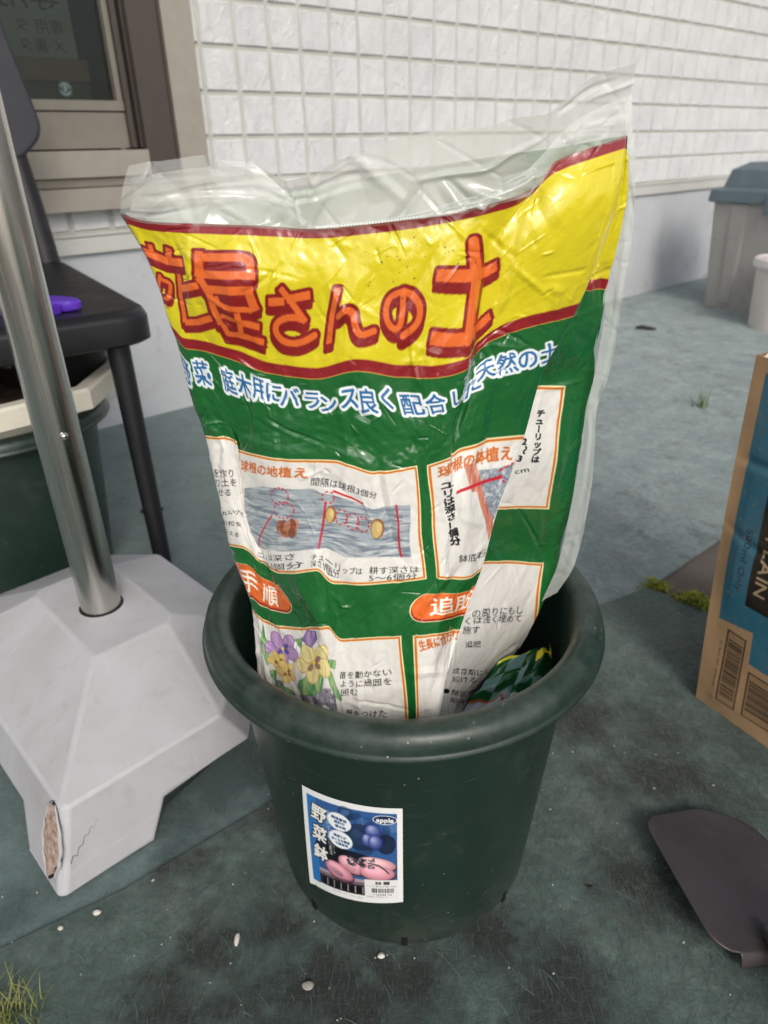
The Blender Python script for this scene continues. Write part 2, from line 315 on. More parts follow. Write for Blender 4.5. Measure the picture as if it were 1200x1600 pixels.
BAG={"G":[[[120.0,350.0,-0.1427,0.4627,0.6143],[165.0,350.0,-0.1435,0.4288,0.6185],[190.0,350.0,-0.1398,0.415,0.6202],[225.0,350.0,-0.1269,0.4107,0.6167],[300.0,350.0,-0.0996,0.4049,0.6154],[370.0,350.0,-0.075,0.4014,0.6145],[430.0,350.0,-0.0545,0.4005,0.6132],[500.0,350.0,-0.0324,0.4003,0.6115],[575.0,350.0,-0.0066,0.3983,0.6133],[650.0,350.0,0.0198,0.3979,0.6156],[700.0,350.0,0.0376,0.3997,0.6179],[765.0,350.0,0.06,0.4038,0.6215],[838.0,350.0,0.0869,0.4164,0.629],[862.0,350.0,0.096,0.4214,0.6402],[920.0,350.0,0.1158,0.4253,0.6466],[978.0,350.0,0.1397,0.4396,0.6521],[979.0,350.0,0.1411,0.4428,0.6521],[980.0,350.0,0.1419,0.4449,0.6521],[981.0,350.0,0.1425,0.446,0.6521],[982.0,350.0,0.1426,0.446,0.6521]],[[135.0,430.0,-0.1337,0.4626,0.5803],[180.0,430.0,-0.1309,0.4281,0.5878],[205.0,430.0,-0.1286,0.4146,0.5916],[240.0,430.0,-0.1199,0.4109,0.5902],[300.0,430.0,-0.1026,0.4037,0.5889],[370.0,430.0,-0.0771,0.3956,0.5886],[430.0,430.0,-0.0563,0.3952,0.5872],[500.0,430.0,-0.032,0.397,0.5864],[575.0,430.0,-0.0068,0.3964,0.5879],[650.0,430.0,0.0197,0.3959,0.5907],[700.0,430.0,0.0375,0.3966,0.5932],[745.0,430.0,0.0531,0.4031,0.5949],[775.0,430.0,0.0646,0.412,0.5969],[845.0,430.0,0.0896,0.409,0.6073],[905.0,430.0,0.1139,0.4159,0.616],[962.0,430.0,0.1377,0.4329,0.6202],[966.0,430.0,0.1396,0.4448,0.6191],[970.0,430.0,0.1435,0.4501,0.619],[976.0,430.0,0.1462,0.4514,0.6192],[982.0,430.0,0.1489,0.4528,0.6194]],[[150.0,570.0,-0.1246,0.4703,0.5355],[200.0,570.0,-0.1235,0.4319,0.5502],[228.0,570.0,-0.1224,0.4188,0.5559],[262.0,570.0,-0.1157,0.4139,0.5471],[300.0,570.0,-0.1046,0.411,0.5457],[370.0,570.0,-0.0859,0.4088,0.5404],[430.0,570.0,-0.0648,0.4068,0.5324],[500.0,570.0,-0.0391,0.3989,0.5306],[570.0,570.0,-0.0139,0.3938,0.5365],[640.0,570.0,0.0101,0.3969,0.5316],[690.0,570.0,0.0297,0.3946,0.531],[738.0,570.0,0.0484,0.3962,0.5343],[762.0,570.0,0.0582,0.4109,0.5411],[790.0,570.0,0.0678,0.4134,0.5479],[850.0,570.0,0.0906,0.4198,0.5534],[915.0,570.0,0.1214,0.4379,0.5557],[924.0,570.0,0.117,0.4442,0.5553],[933.0,570.0,0.1246,0.4524,0.5677],[958.0,570.0,0.136,0.4583,0.5668],[982.0,570.0,0.1478,0.4643,0.5655]],[[165.0,660.0,-0.1183,0.4715,0.4778],[215.0,660.0,-0.1192,0.4343,0.4961],[245.0,660.0,-0.1177,0.4213,0.5063],[280.0,660.0,-0.1081,0.4162,0.5065],[305.0,660.0,-0.1006,0.4155,0.5045],[345.0,660.0,-0.0892,0.4143,0.5005],[430.0,660.0,-0.0659,0.4052,0.4978],[510.0,660.0,-0.0336,0.3964,0.5003],[575.0,660.0,-0.0086,0.3948,0.4962],[645.0,660.0,0.0185,0.3944,0.4965],[680.0,660.0,0.0331,0.3939,0.4976],[712.0,660.0,0.0431,0.3978,0.5012],[728.0,660.0,0.0496,0.4093,0.5051],[745.0,660.0,0.0555,0.4079,0.5116],[800.0,660.0,0.0779,0.4168,0.5155],[858.0,660.0,0.1024,0.4339,0.5167],[877.0,660.0,0.0957,0.4388,0.5154],[897.0,660.0,0.105,0.4496,0.5349],[937.0,660.0,0.1259,0.4621,0.5317],[982.0,660.0,0.1494,0.4774,0.5282]],[[175.0,715.0,-0.1151,0.4733,0.4547],[225.0,715.0,-0.1162,0.4368,0.4761],[255.0,715.0,-0.1149,0.424,0.487],[290.0,715.0,-0.1031,0.4176,0.4879],[318.0,715.0,-0.0941,0.4175,0.4847],[325.0,715.0,-0.0943,0.4209,0.4775],[430.0,715.0,-0.0663,0.4039,0.4782],[515.0,715.0,-0.0309,0.3967,0.4791],[585.0,715.0,-0.0034,0.3923,0.4722],[660.0,715.0,0.0212,0.3945,0.4749],[676.0,715.0,0.0272,0.3951,0.4745],[702.0,715.0,0.0418,0.3954,0.4791],[706.0,715.0,0.0438,0.4035,0.4786],[722.0,715.0,0.0505,0.4062,0.4808],[768.0,715.0,0.0708,0.4189,0.4813],[822.0,715.0,0.096,0.4385,0.4761],[853.0,715.0,0.0861,0.4408,0.4754],[885.0,715.0,0.0981,0.4554,0.5032],[945.0,715.0,0.1301,0.4777,0.4972],[988.0,715.0,0.1531,0.489,0.4941]],[[190.0,800.0,-0.1115,0.4733,0.3977],[242.0,800.0,-0.113,0.4375,0.4242],[272.0,800.0,-0.1121,0.425,0.4371],[308.0,800.0,-0.1021,0.4189,0.4414],[330.0,800.0,-0.0967,0.4209,0.4388],[338.0,800.0,-0.0958,0.423,0.4353],[435.0,800.0,-0.0693,0.4051,0.4381],[520.0,800.0,-0.033,0.3968,0.4401],[590.0,800.0,-0.0034,0.3928,0.4368],[660.0,800.0,0.0238,0.3945,0.4366],[676.0,800.0,0.0308,0.3952,0.436],[700.0,800.0,0.0412,0.3962,0.4376],[706.0,800.0,0.0439,0.3984,0.4377],[720.0,800.0,0.0498,0.399,0.4387],[752.0,800.0,0.0646,0.4124,0.4341],[782.0,800.0,0.0791,0.4239,0.4302],[818.0,800.0,0.0649,0.4231,0.43],[854.0,800.0,0.0805,0.4424,0.4637],[945.0,800.0,0.1303,0.4787,0.4494],[982.0,800.0,0.1524,0.495,0.4432]],[[210.0,900.0,-0.1067,0.4738,0.3518],[260.0,900.0,-0.1106,0.4401,0.3845],[290.0,900.0,-0.11,0.428,0.4014],[325.0,900.0,-0.1,0.4211,0.4031],[345.0,900.0,-0.0921,0.42,0.3963],[360.0,900.0,-0.0858,0.4189,0.3904],[432.0,900.0,-0.0768,0.411,0.3883],[500.0,900.0,-0.0463,0.3909,0.4013],[527.0,900.0,-0.0341,0.3949,0.3877],[600.0,900.0,-0.0011,0.3917,0.3899],[660.0,900.0,0.0278,0.3932,0.3917],[682.0,900.0,0.0369,0.3939,0.391],[700.0,900.0,0.0446,0.4009,0.3857],[720.0,900.0,0.0541,0.4102,0.3799],[738.0,900.0,0.063,0.4195,0.3768],[752.0,900.0,0.0693,0.4253,0.3778],[795.0,900.0,0.0491,0.4188,0.3825],[839.0,900.0,0.0704,0.4453,0.4137],[945.0,900.0,0.1322,0.4932,0.3898],[978.0,900.0,0.1524,0.506,0.3838]],[[240.0,1000.0,-0.0937,0.4727,0.2918],[295.0,1000.0,-0.1003,0.4417,0.328],[325.0,1000.0,-0.1018,0.4313,0.3446],[342.0,1000.0,-0.0973,0.4264,0.3433],[362.0,1000.0,-0.0903,0.424,0.3384],[385.0,1000.0,-0.0817,0.42,0.3382],[440.0,1000.0,-0.0631,0.4054,0.3452],[490.0,1000.0,-0.0423,0.3887,0.3594],[528.0,1000.0,-0.0314,0.3934,0.3433],[590.0,1000.0,-0.0065,0.3884,0.3481],[632.0,1000.0,0.01,0.3881,0.349],[648.0,1000.0,0.018,0.3884,0.3486],[680.0,1000.0,0.0336,0.389,0.3493],[700.0,1000.0,0.0439,0.4017,0.3409],[712.0,1000.0,0.0499,0.4097,0.3358],[722.0,1000.0,0.0542,0.4148,0.3329],[770.0,1000.0,0.0312,0.4039,0.3419],[817.0,1000.0,0.0571,0.4387,0.3724],[945.0,1000.0,0.138,0.514,0.3268],[967.0,1000.0,0.1507,0.516,0.3265]],[[270.0,1117.0,-0.0945,0.4707,0.2195],[315.0,1117.0,-0.1023,0.4453,0.2536],[340.0,1117.0,-0.1037,0.435,0.2763],[360.0,1117.0,-0.0992,0.4311,0.2749],[385.0,1117.0,-0.0923,0.4278,0.2723],[405.0,1117.0,-0.0812,0.4207,0.2731],[440.0,1117.0,-0.0674,0.4094,0.2751],[490.0,1117.0,-0.0487,0.3941,0.2823],[528.0,1117.0,-0.0378,0.3911,0.2773],[590.0,1117.0,-0.0106,0.3888,0.2761],[632.0,1117.0,0.0146,0.3885,0.2744],[648.0,1117.0,0.0203,0.3886,0.274],[662.0,1117.0,0.0265,0.3888,0.2737],[672.0,1117.0,0.0308,0.3889,0.2734],[682.0,1117.0,0.0358,0.3906,0.2717],[690.0,1117.0,0.0391,0.3953,0.2683],[745.0,1117.0,0.0186,0.4036,0.261],[800.0,1117.0,0.0413,0.4199,0.3132],[900.0,1117.0,0.1044,0.4884,0.2615],[928.0,1117.0,0.127,0.512,0.2445]],[[300.0,1240.0,-0.084,0.4641,0.1265],[340.0,1240.0,-0.0974,0.4468,0.1547],[365.0,1240.0,-0.1005,0.44,0.1742],[385.0,1240.0,-0.0941,0.4348,0.1758],[405.0,1240.0,-0.0847,0.4269,0.178],[425.0,1240.0,-0.0755,0.4191,0.1811],[450.0,1240.0,-0.0635,0.4087,0.1865],[495.0,1240.0,-0.0489,0.3956,0.1958],[528.0,1240.0,-0.0388,0.3933,0.1908],[590.0,1240.0,-0.0131,0.3942,0.1851],[632.0,1240.0,0.0155,0.3952,0.1829],[642.0,1240.0,0.0207,0.3954,0.1825],[655.0,1240.0,0.026,0.3956,0.1821],[665.0,1240.0,0.0301,0.3958,0.1833],[672.0,1240.0,0.0333,0.3959,0.1846],[680.0,1240.0,0.0364,0.396,0.1851],[735.0,1240.0,0.0215,0.4094,0.1698],[790.0,1240.0,0.04,0.4254,0.2365],[822.0,1240.0,0.0602,0.457,0.2127],[852.0,1240.0,0.0829,0.4953,0.1875]],[[310.0,1330.0,-0.0827,0.46,0.0557],[350.0,1330.0,-0.0947,0.4445,0.0807],[372.0,1330.0,-0.0976,0.437,0.0993],[390.0,1330.0,-0.0916,0.4325,0.1022],[410.0,1330.0,-0.085,0.4275,0.1049],[430.0,1330.0,-0.0753,0.42,0.1099],[455.0,1330.0,-0.0646,0.4115,0.1155],[495.0,1330.0,-0.0504,0.4,0.1259],[528.0,1330.0,-0.0398,0.4004,0.1184],[590.0,1330.0,-0.0134,0.4013,0.113],[632.0,1330.0,0.0156,0.4022,0.1106],[642.0,1330.0,0.0211,0.4024,0.1102],[652.0,1330.0,0.0256,0.4026,0.1098],[660.0,1330.0,0.029,0.4027,0.1104],[667.0,1330.0,0.0318,0.4028,0.111],[674.0,1330.0,0.0351,0.4029,0.1124],[725.0,1330.0,0.0248,0.4165,0.0955],[775.0,1330.0,0.0391,0.427,0.1606],[800.0,1330.0,0.055,0.4449,0.1478],[820.0,1330.0,0.0689,0.4621,0.1364]]],"title":[[[[200.2,403.8],[220.0,406.5],[244.7,412.3],[280.8,411.3]],13],[[[219.4,389.8],[219.6,404.7]],8],[[[255.7,390.7],[249.5,417.2]],13],[[[224.9,441.3],[212.8,476.8],[216.4,499.3],[235.3,488.8],[242.8,466.9],[246.0,451.3],[229.2,448.3]],8],[[[268.7,431.3],[263.7,473.5],[267.6,504.5],[267.9,525.3]],9],[[[263.8,460.5],[282.7,454.3],[307.2,446.9]],13],[[[267.9,525.3],[297.3,520.2],[328.9,506.3]],12],[[[311.8,391.5],[311.5,419.3],[309.3,432.4]],13],[[[311.7,401.1],[357.0,399.3],[382.2,399.3],[390.8,404.7],[390.8,425.7]],13],[[[306.4,427.9],[399.1,426.8]],13],[[[308.3,432.4],[327.4,460.5],[333.5,487.1],[346.1,515.0]],12],[[[323.3,452.8],[395.8,449.8]],14],[[[336.9,463.6],[342.1,476.8],[357.8,480.2],[395.0,481.9]],9],[[[389.9,455.8],[395.8,470.2],[401.6,480.2]],14],[[[346.2,497.5],[376.9,501.0]],8],[[[372.4,487.1],[377.8,506.3],[380.4,528.7]],9],[[[349.3,513.3],[357.7,528.7],[416.9,525.3]],10],[[[376.9,504.5],[408.3,504.5]],11],[[[420.4,463.6],[445.7,462.0]],12],[[[448.7,458.9],[484.6,452.8]],12],[[[438.0,442.7],[455.7,462.0],[480.4,490.6]],9],[[[477.3,487.1],[462.9,483.7],[448.7,485.4],[436.0,492.3],[434.1,506.3],[447.8,520.2],[466.0,521.9],[482.6,516.7],[497.1,508.0]],10],[[[529.1,444.1],[523.3,483.7],[521.8,521.9]],9.5],[[[534.9,485.4],[545.8,476.8],[558.4,483.7],[562.9,504.5],[571.6,520.2],[583.3,518.5],[595.7,513.3]],10],[[[640.2,460.5],[625.9,460.5],[613.3,466.9],[609.7,487.1],[617.2,502.8],[629.0,509.8],[637.4,502.8],[637.3,483.7],[635.9,465.3]],9],[[[634.3,458.9],[651.4,465.3],[665.5,481.9],[664.2,502.8],[642.4,516.7]],9.5],[[[740.7,404.7],[745.4,441.3],[749.4,460.5],[747.3,492.3],[743.8,532.0]],17],[[[684.0,444.1],[740.6,452.8]],16],[[[748.5,454.3],[766.1,455.8],[782.3,452.8]],15],[[[685.8,520.2],[737.3,528.7]],17],[[[745.9,530.4],[764.7,530.4],[778.7,525.3]],14]],"ill":{"soil1":[[344.1,772.8],[402.0,761.7],[439.0,761.7],[467.6,761.7],[486.1,759.7],[502.0,765.7],[524.7,767.7],[544.7,771.8],[564.8,775.9],[577.7,781.0],[612.6,774.9],[643.1,776.9],[641.2,858.7],[614.8,856.4],[575.3,855.3],[537.2,857.6],[501.4,859.9],[408.4,863.3],[353.4,872.4],[344.5,839.4],[342.2,799.5]],"red1":[[[419.3,805.7],[355.7,871.3]],[[508.4,777.9],[505.0,859.9]],[[517.8,761.7],[544.5,767.7],[564.7,773.8]],[[618.8,774.9],[627.9,858.7]]],"dash":[[[435.9,773.8],17,13],[[443.3,795.4],19,13],[[511.6,771.8],9,9],[[533.2,801.5],8,13],[[550.2,805.7],9,13],[[565.4,807.8],9,12]],"bulb":[[[451.4,823.9],22,14,0],[[516.9,798.5],8,15,1],[[588.3,812.0],11,16,1]],"soil2":[[750.0,750.0],[775.4,751.9],[805.5,746.1],[797.6,762.7],[787.6,775.9],[783.5,792.3],[774.6,816.3],[764.8,822.8]],"pot2a":[[724.6,737.8],[745.8,740.5],[753.8,763.7],[756.0,777.9],[738.8,775.9],[733.3,761.7]],"pot2b":[[747.5,776.9],[756.0,774.9],[764.1,807.8],[771.2,832.7],[759.5,850.7],[757.3,816.3]],"red2":[[712.1,770.8],[738.1,768.8],[781.8,762.7]],"dash2":[[785.3,769.8],[776.7,763.7],[778.3,754.8],[788.5,750.0],[805.9,744.2]],"fl":[[[401.1,1042.3],22,0],[[469.6,1058.0],22,1],[[392.1,1068.6],13,2],[[407.9,1084.6],14,2]],"tulip":[[446.3,1021.8],[456.3,1005.7],[473.2,1009.3],[474.5,1021.8],[463.9,1034.5]],"leaf":[[[428.0,1023.0],[446.3,1018.0],[444.7,1034.5]],[[437.7,1091.3],[471.0,1073.9],[491.4,1080.6],[484.9,1099.3],[446.0,1111.4],[433.3,1102.0]],[[497.6,1069.9],[507.3,1063.3],[535.7,1095.3],[533.2,1099.3],[506.3,1081.9]],[[498.7,1050.1],[515.5,1041.0],[515.0,1052.7],[502.8,1058.0]],[[356.9,1009.3],[365.2,1031.9],[374.7,1044.9],[375.4,1084.6],[355.0,1048.8]],[[379.4,1092.6],[388.9,1091.3],[390.3,1108.7],[428.0,1116.7],[410.6,1120.8],[381.7,1103.4]]],"stone":[[[481.4,1098.0],[510.3,1087.3],[515.0,1118.1],[476.2,1116.7]],[[506.8,1098.0],[521.7,1087.3],[526.7,1115.4],[505.9,1122.1]],[[388.4,1108.7],[402.0,1102.0],[402.6,1118.1],[388.9,1119.4]],[[435.4,1114.1],[477.7,1104.7],[476.2,1119.4],[440.9,1122.1]]]},"TX":[["球根の地植え",[334.0,738.7],[482.0,736.0],17.48,"o"],["間隔は球根3個分",[484.2,749.0],[586.5,755.8],13.12,"k"],["ユリは深さ",[346.3,886.1],[474.9,869.0],12.3,"k"],["～2.5個分",[349.4,898.4],[486.9,883.8],12.3,"k"],["チューリップは",[494.2,873.6],[569.2,877.0],12.3,"k"],["深さ1個分",[493.9,886.1],[533.3,883.8],12.3,"k"],["耕す深さは",[578.9,875.8],[650.1,880.4],13.12,"k"],["5～6個分",[577.5,888.3],[646.6,891.7],12.3,"k"],["球根の鉢植え",[688.0,732.4],[796.1,735.1],18.4,"o"],["鉢底石",[713.6,864.4],[757.6,869.0],13.12,"k"],["苗を動かない",[526.0,1059.3],[613.9,1056.7],11.48,"k"],["ように周囲を",[529.5,1072.6],[613.9,1069.9],11.48,"k"],["囲む",[532.4,1085.9],[564.1,1083.3],11.48,"k"],["根をつけた",[543.6,1116.7],[607.2,1116.7],11.48,"k"],["生長に合わせ",[655.5,1018.0],[719.6,1008.1],17.48,"o"],["を作り",[268.3,761.7],[316.7,762.7],11.48,"k"],["り土を",[267.3,773.8],[322.8,773.8],11.48,"k"],["せる",[273.3,786.1],[308.8,788.2],11.48,"k"],["丸い穴",[278.6,823.9],[333.6,820.6],11.48,"k"],["ら粒を",[280.7,846.2],[329.0,848.5],11.48,"k"],["り土る",[284.2,866.7],[322.8,873.6],11.48,"k"],["の周りにもし",[840.6,1076.6],[924.5,1069.9],12.3,"k"],["くは浅く埋めて",[830.8,1085.9],[923.7,1081.9],11.48,"k"],["施す",[830.1,1098.0],[856.6,1099.3],12.3,"k"],["追肥",[835.6,1120.8],[861.1,1120.8],11.48,"k"],["成育期にはあ",[818.4,1167.4],[893.3,1174.5],12.3,"k"],["続ける",[818.2,1183.1],[857.3,1184.6],12.3,"k"],["●開花期の",[803.5,1202.8],[864.1,1217.6],11.48,"k"],["時々あ",[813.5,1218.9],[849.5,1234.0],11.48,"k"],["cm",[881.3,837.2],[902.9,831.6],11.48,"k"]],"subt":[["野",[245.2,613.2]],["菜",[286.8,605.8]],["・",[300.7,608.0]],["庭",[345.1,606.9]],["木",[380.1,605.8]],["用",[410.5,600.4]],["に",[431.4,602.6]],["バ",[456.3,608.0]],["ラ",[492.8,610.1]],["ン",[517.8,616.3]],["ス",[553.2,609.0]],["良",[582.7,614.3]],["く",[616.4,606.9]],["配",[652.5,615.3]],["合",[688.1,615.3]],["し",[727.0,615.3]],["た",[747.5,632.1]],["天",[771.8,619.4]],["然",[806.9,621.4]],["の",[838.3,623.4]],["土",[872.1,624.4]]],"VT":[["ユリは深さ1個分",[697.0,748.0],[711.8,845.1],16],["チューリップは",[914.9,747.1],[909.4,822.8],14],["2～3",[895.9,785.1],[889.3,822.8],14]],"pill2":[688.1,967.4],"pc":[[331.5,956.3],[368.1,971.8]]}
FILM={"ft":[[-0.1319,0.418,0.6426],[-0.1211,0.416,0.6442],[-0.1109,0.414,0.6453],[-0.0911,0.412,0.6476],[-0.0837,0.405,0.6443],[-0.0642,0.397,0.6437],[-0.0532,0.394,0.6362],[-0.0409,0.393,0.6247],[-0.0352,0.399,0.6142],[-0.0099,0.396,0.6158],[0.017,0.394,0.6188],[0.0436,0.395,0.6246],[0.0637,0.398,0.6306],[0.0802,0.404,0.6385],[0.0884,0.408,0.646],[0.0979,0.412,0.655],[0.1108,0.42,0.6622],[0.1249,0.43,0.6676],[0.1408,0.445,0.6717]],"fb":[[-0.1398,0.415,0.6202],[-0.1306,0.4116,0.6174],[-0.1197,0.4089,0.6162],[-0.1031,0.4055,0.6155],[-0.0889,0.4031,0.615],[-0.0715,0.4012,0.6143],[-0.0579,0.4006,0.6134],[-0.046,0.4004,0.6124],[-0.0356,0.4003,0.6116],[-0.0102,0.3985,0.613],[0.0171,0.3979,0.6153],[0.0426,0.4004,0.6186],[0.0634,0.4049,0.6222],[0.081,0.4132,0.6265],[0.0894,0.4178,0.6313],[0.098,0.422,0.6413],[0.1104,0.4241,0.6452],[0.1256,0.4299,0.649],[0.1397,0.4395,0.6521]],"rt":[[-0.1349,0.425,0.6384],[-0.1214,0.45,0.6396],[-0.1022,0.465,0.6408],[-0.0725,0.47,0.6401],[-0.0552,0.465,0.6319],[-0.0411,0.46,0.6335],[-0.0103,0.468,0.647],[0.0204,0.47,0.6548],[0.0432,0.47,0.6577],[0.0656,0.468,0.6585],[0.0799,0.465,0.6624],[0.0974,0.46,0.6639],[0.1073,0.458,0.6699],[0.1232,0.455,0.6824],[0.1442,0.452,0.688]],"rb":[[-0.1417,0.425,0.6158],[-0.1291,0.45,0.6044],[-0.1074,0.462,0.5989],[-0.0767,0.467,0.5958],[-0.0567,0.467,0.5934],[-0.0406,0.467,0.5931],[-0.0123,0.467,0.5924],[0.0201,0.467,0.5936],[0.0443,0.467,0.595],[0.0683,0.467,0.5983],[0.0838,0.466,0.6055],[0.1023,0.463,0.6144],[0.1146,0.461,0.6232],[0.1314,0.458,0.6368],[0.1474,0.452,0.6514]],"so":[[0.1428,0.449,0.6718],[0.1469,0.449,0.653],[0.1534,0.453,0.6228],[0.1571,0.458,0.5898],[0.1578,0.463,0.5618],[0.16,0.468,0.5359],[0.1591,0.474,0.5032],[0.1555,0.479,0.4781],[0.1579,0.482,0.457],[0.1627,0.49,0.411],[0.1638,0.498,0.3663],[0.1622,0.504,0.3317],[0.1515,0.512,0.297]],"si":[[0.1389,0.446,0.6672],[0.1425,0.447,0.6514],[0.1488,0.454,0.6229],[0.1494,0.459,0.5899],[0.1485,0.466,0.5635],[0.15,0.471,0.5332],[0.1501,0.477,0.5026],[0.1488,0.483,0.4768],[0.1498,0.486,0.4536],[0.1505,0.493,0.4099],[0.1499,0.501,0.365],[0.1483,0.507,0.3302],[0.1393,0.514,0.2856]]}

# ================================================================ SETTING
# ---- ground: a concrete slab under two worn green felt mats
n = N("concrete"); v1 = n.noise(6, 8, 0.6); v2 = n.noise(140, 4)
CONCRETE = n.set(base=n.mix(n.ramp(v1, 0.3, 0.7), lin((88, 78, 72)), lin((122, 112, 104))), rough=0.9, normal=n.bump(v2, 0.6, 0.003))
gp = np.stack(np.meshgrid(np.linspace(-30, 30, 31), np.linspace(-30, 30, 31), indexing='xy') + [np.full((31, 31), -0.009)], -1)
tag(grid_mesh("ground", gp, CONCRETE), kind="structure")

STAINS = [(-0.364, 0.425, 0.022), (-0.338, 0.486, 0.015), (-0.183, 0.579, 0.06), (-0.215, 0.60, 0.06), (-0.25, 0.555, 0.04), (-0.209, 0.483, 0.03), (-0.169, 0.386, 0.022), (-0.106, 0.406, 0.03), (-0.054, 0.332, 0.05), (0.024, 0.351, 0.03), (0.086, 0.389, 0.025), (0.322, 0.578, 0.05), (0.247, 0.443, 0.03), (-0.201, 0.331, 0.03), (0.144, 0.333, 0.04), (-0.009, 0.368, 0.03), (0.243, 0.663, 0.03)]
def felt(name, deep, mid, pale, dust, dlo, dhi, falloff=None):
    n = N(name)
    big = n.noise(2.6, 12, 0.62); med = n.noise(13, 12, 0.68); fine = n.noise(90, 10, 0.72)
    fib1 = n.noise(1.0, 6, 0.7, 0.6, n.mapv((420, 70, 70), (0, 0, 0.7))); fib2 = n.noise(1.0, 6, 0.7, 0.8, n.mapv((70, 380, 70), (0, 0, 0.35)))
    c = n.mix(n.ramp(big, 0.36, 0.64), lin(deep), lin(mid))
    c = n.mix(n.ramp(med, 0.46, 0.66, 0, 0.75), c, lin(pale))
    c = n.mix(n.ramp(n.noise(6, 12, 0.72), dlo, dhi, 0, 0.7), c, lin(dust))
    c = n.mix(n.ramp(fine, 0.36, 0.64, 0.35, 0), c, lin((30, 34, 33)))
    s_ = None                          # spilt soil and water stains
    for x, y, r in STAINS:
        d = n.t.nodes.new("ShaderNodeVectorMath"); d.operation = 'DISTANCE'; n.link(n.co(), d.inputs[0]); d.inputs[1].default_value = (x, y, 0)
        q = n.ramp(d.outputs["Value"], r * 2.4, r * 0.1); s_ = q if s_ is None else n.math('MAXIMUM', s_, q)
    wet = n.ramp(n.math('ADD', n.math('MULTIPLY', s_, 0.29), n.math('MULTIPLY', n.noise(11, 14, 0.74), 1.15)), 0.63, 0.84, 0, 0.88)
    c = n.mix(wet, c, lin((29, 29, 28)))
    c = n.mix(n.ramp(n.noise(5.3, 12, 0.72, 0, n.mapv((1, 1, 1), (0, 0, 2.1))), 0.58, 0.72, 0, 0.4), c, lin((44, 44, 42)))
    if falloff:      # darker towards chair and parasol base: their shade painted into the felt
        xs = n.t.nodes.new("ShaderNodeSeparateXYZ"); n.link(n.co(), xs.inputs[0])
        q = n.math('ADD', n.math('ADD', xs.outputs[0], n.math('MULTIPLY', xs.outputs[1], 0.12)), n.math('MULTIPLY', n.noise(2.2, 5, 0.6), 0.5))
        c = n.mix(n.ramp(q, 0.05, 0.62, 0.62, 0), c, lin(falloff))
    f = n.math('ADD', n.ramp(fib1, 0.54, 0.72, 0, 0.5), n.ramp(fib2, 0.56, 0.74, 0, 0.5))
    c = n.mix(n.math('MULTIPLY', f, 0.5), c, lin((140, 150, 146)))
    sp = n.ramp(n.voro(260), 0.0, 0.10, 1, 0)
    c = n.mix(n.math('MULTIPLY', sp, n.ramp(n.noise(7, 6), 0.5, 0.66, 0, 0.22)), c, lin((160, 158, 150)))
    nb = n.bump(n.math('ADD', f, fine), 0.7, 0.003); nb = n.bump(med, 0.4, 0.008, nb)
    m = n.set(base=c, rough=0.82, spec=0.28, normal=nb)
    n.p.inputs["Sheen Weight"].default_value = 0.22; n.p.inputs["Sheen Roughness"].default_value = 0.5
    return m
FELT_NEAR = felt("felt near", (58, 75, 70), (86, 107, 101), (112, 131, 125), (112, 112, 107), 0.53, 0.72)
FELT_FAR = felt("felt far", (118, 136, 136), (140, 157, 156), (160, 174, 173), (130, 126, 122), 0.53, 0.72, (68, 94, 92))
def mat_sheet(name, poly, z, m, label, edge=0.003):
    bm = bmesh.new(); top = [bm.verts.new((x, y, z)) for x, y in poly]; f = bm.faces.new(top)
    r = bmesh.ops.extrude_face_region(bm, geom=[f]); bmesh.ops.translate(bm, vec=(0, 0, -edge), verts=[g for g in r["geom"] if isinstance(g, bmesh.types.BMVert)])
    o = from_bm(name, bm, m, smooth=False); return tag(o, label, "mat")
seam = [(-2.6, -1.10), (-1.2, -0.18), (-0.70, 0.185), (-0.47, 0.333), (-0.3647, 0.3867), (-0.27, 0.441), (-0.16, 0.524), (0.05, 0.695), (0.22, 0.825), (0.3391, 0.9045), (0.4276, 0.9496)]
end = [(0.47, 0.915), (0.515, 0.889), (0.66, 0.78), (1.2, 0.36), (2.6, -0.75), (2.6, -2.0), (-2.6, -2.0)]
near_mat = mat_sheet("floor_mat", seam + end, 0.0, FELT_NEAR, "worn dark green felt mat in the foreground under the plant pot", 0.004)
seam2 = [(x + 0.02, y - 0.03) for x, y in seam]
far = [(6.5, 6.6), (-3.4, -0.55)]
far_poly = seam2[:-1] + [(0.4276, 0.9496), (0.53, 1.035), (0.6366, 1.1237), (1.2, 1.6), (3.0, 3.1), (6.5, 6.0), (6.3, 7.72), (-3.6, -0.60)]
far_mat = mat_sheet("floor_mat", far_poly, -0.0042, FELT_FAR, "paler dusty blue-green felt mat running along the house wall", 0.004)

# loose felt fibres standing out of the near mat
bm = bmesh.new()
for k in range(15000):
    x, y = random.uniform(-0.55, 0.75), random.uniform(0.24, 0.75) ** 1.0
    if math.hypot(x - 0.014, y - 0.508) < 0.13 or (x * 0.73 - y) < -0.62: continue
    th = random.gauss(0.7, 0.75); L = random.uniform(0.005, 0.026); cv = random.gauss(0, 22); wd = random.uniform(0.00008, 0.0002); pv = None; hz = random.uniform(0.0004, 0.0022)
    for i in range(5):
        t = i / 4; a = th + cv * t * L; z = 0.0002 + hz * math.sin(math.pi * t)
        pa = bm.verts.new((x - math.sin(a) * wd, y + math.cos(a) * wd, z)); pb = bm.verts.new((x + math.sin(a) * wd, y - math.cos(a) * wd, z + 0.0002))
        if pv: bm.faces.new((pv[0], pv[1], pb, pa))
        pv = (pa, pb); x += math.cos(a) * L / 4; y += math.sin(a) * L / 4
FIB = N("fibre").set(base=lin((98, 116, 110)), rough=0.8, spec=0.2)
tag(from_bm("fibres", bm, FIB, near_mat, smooth=False), kind="stuff")

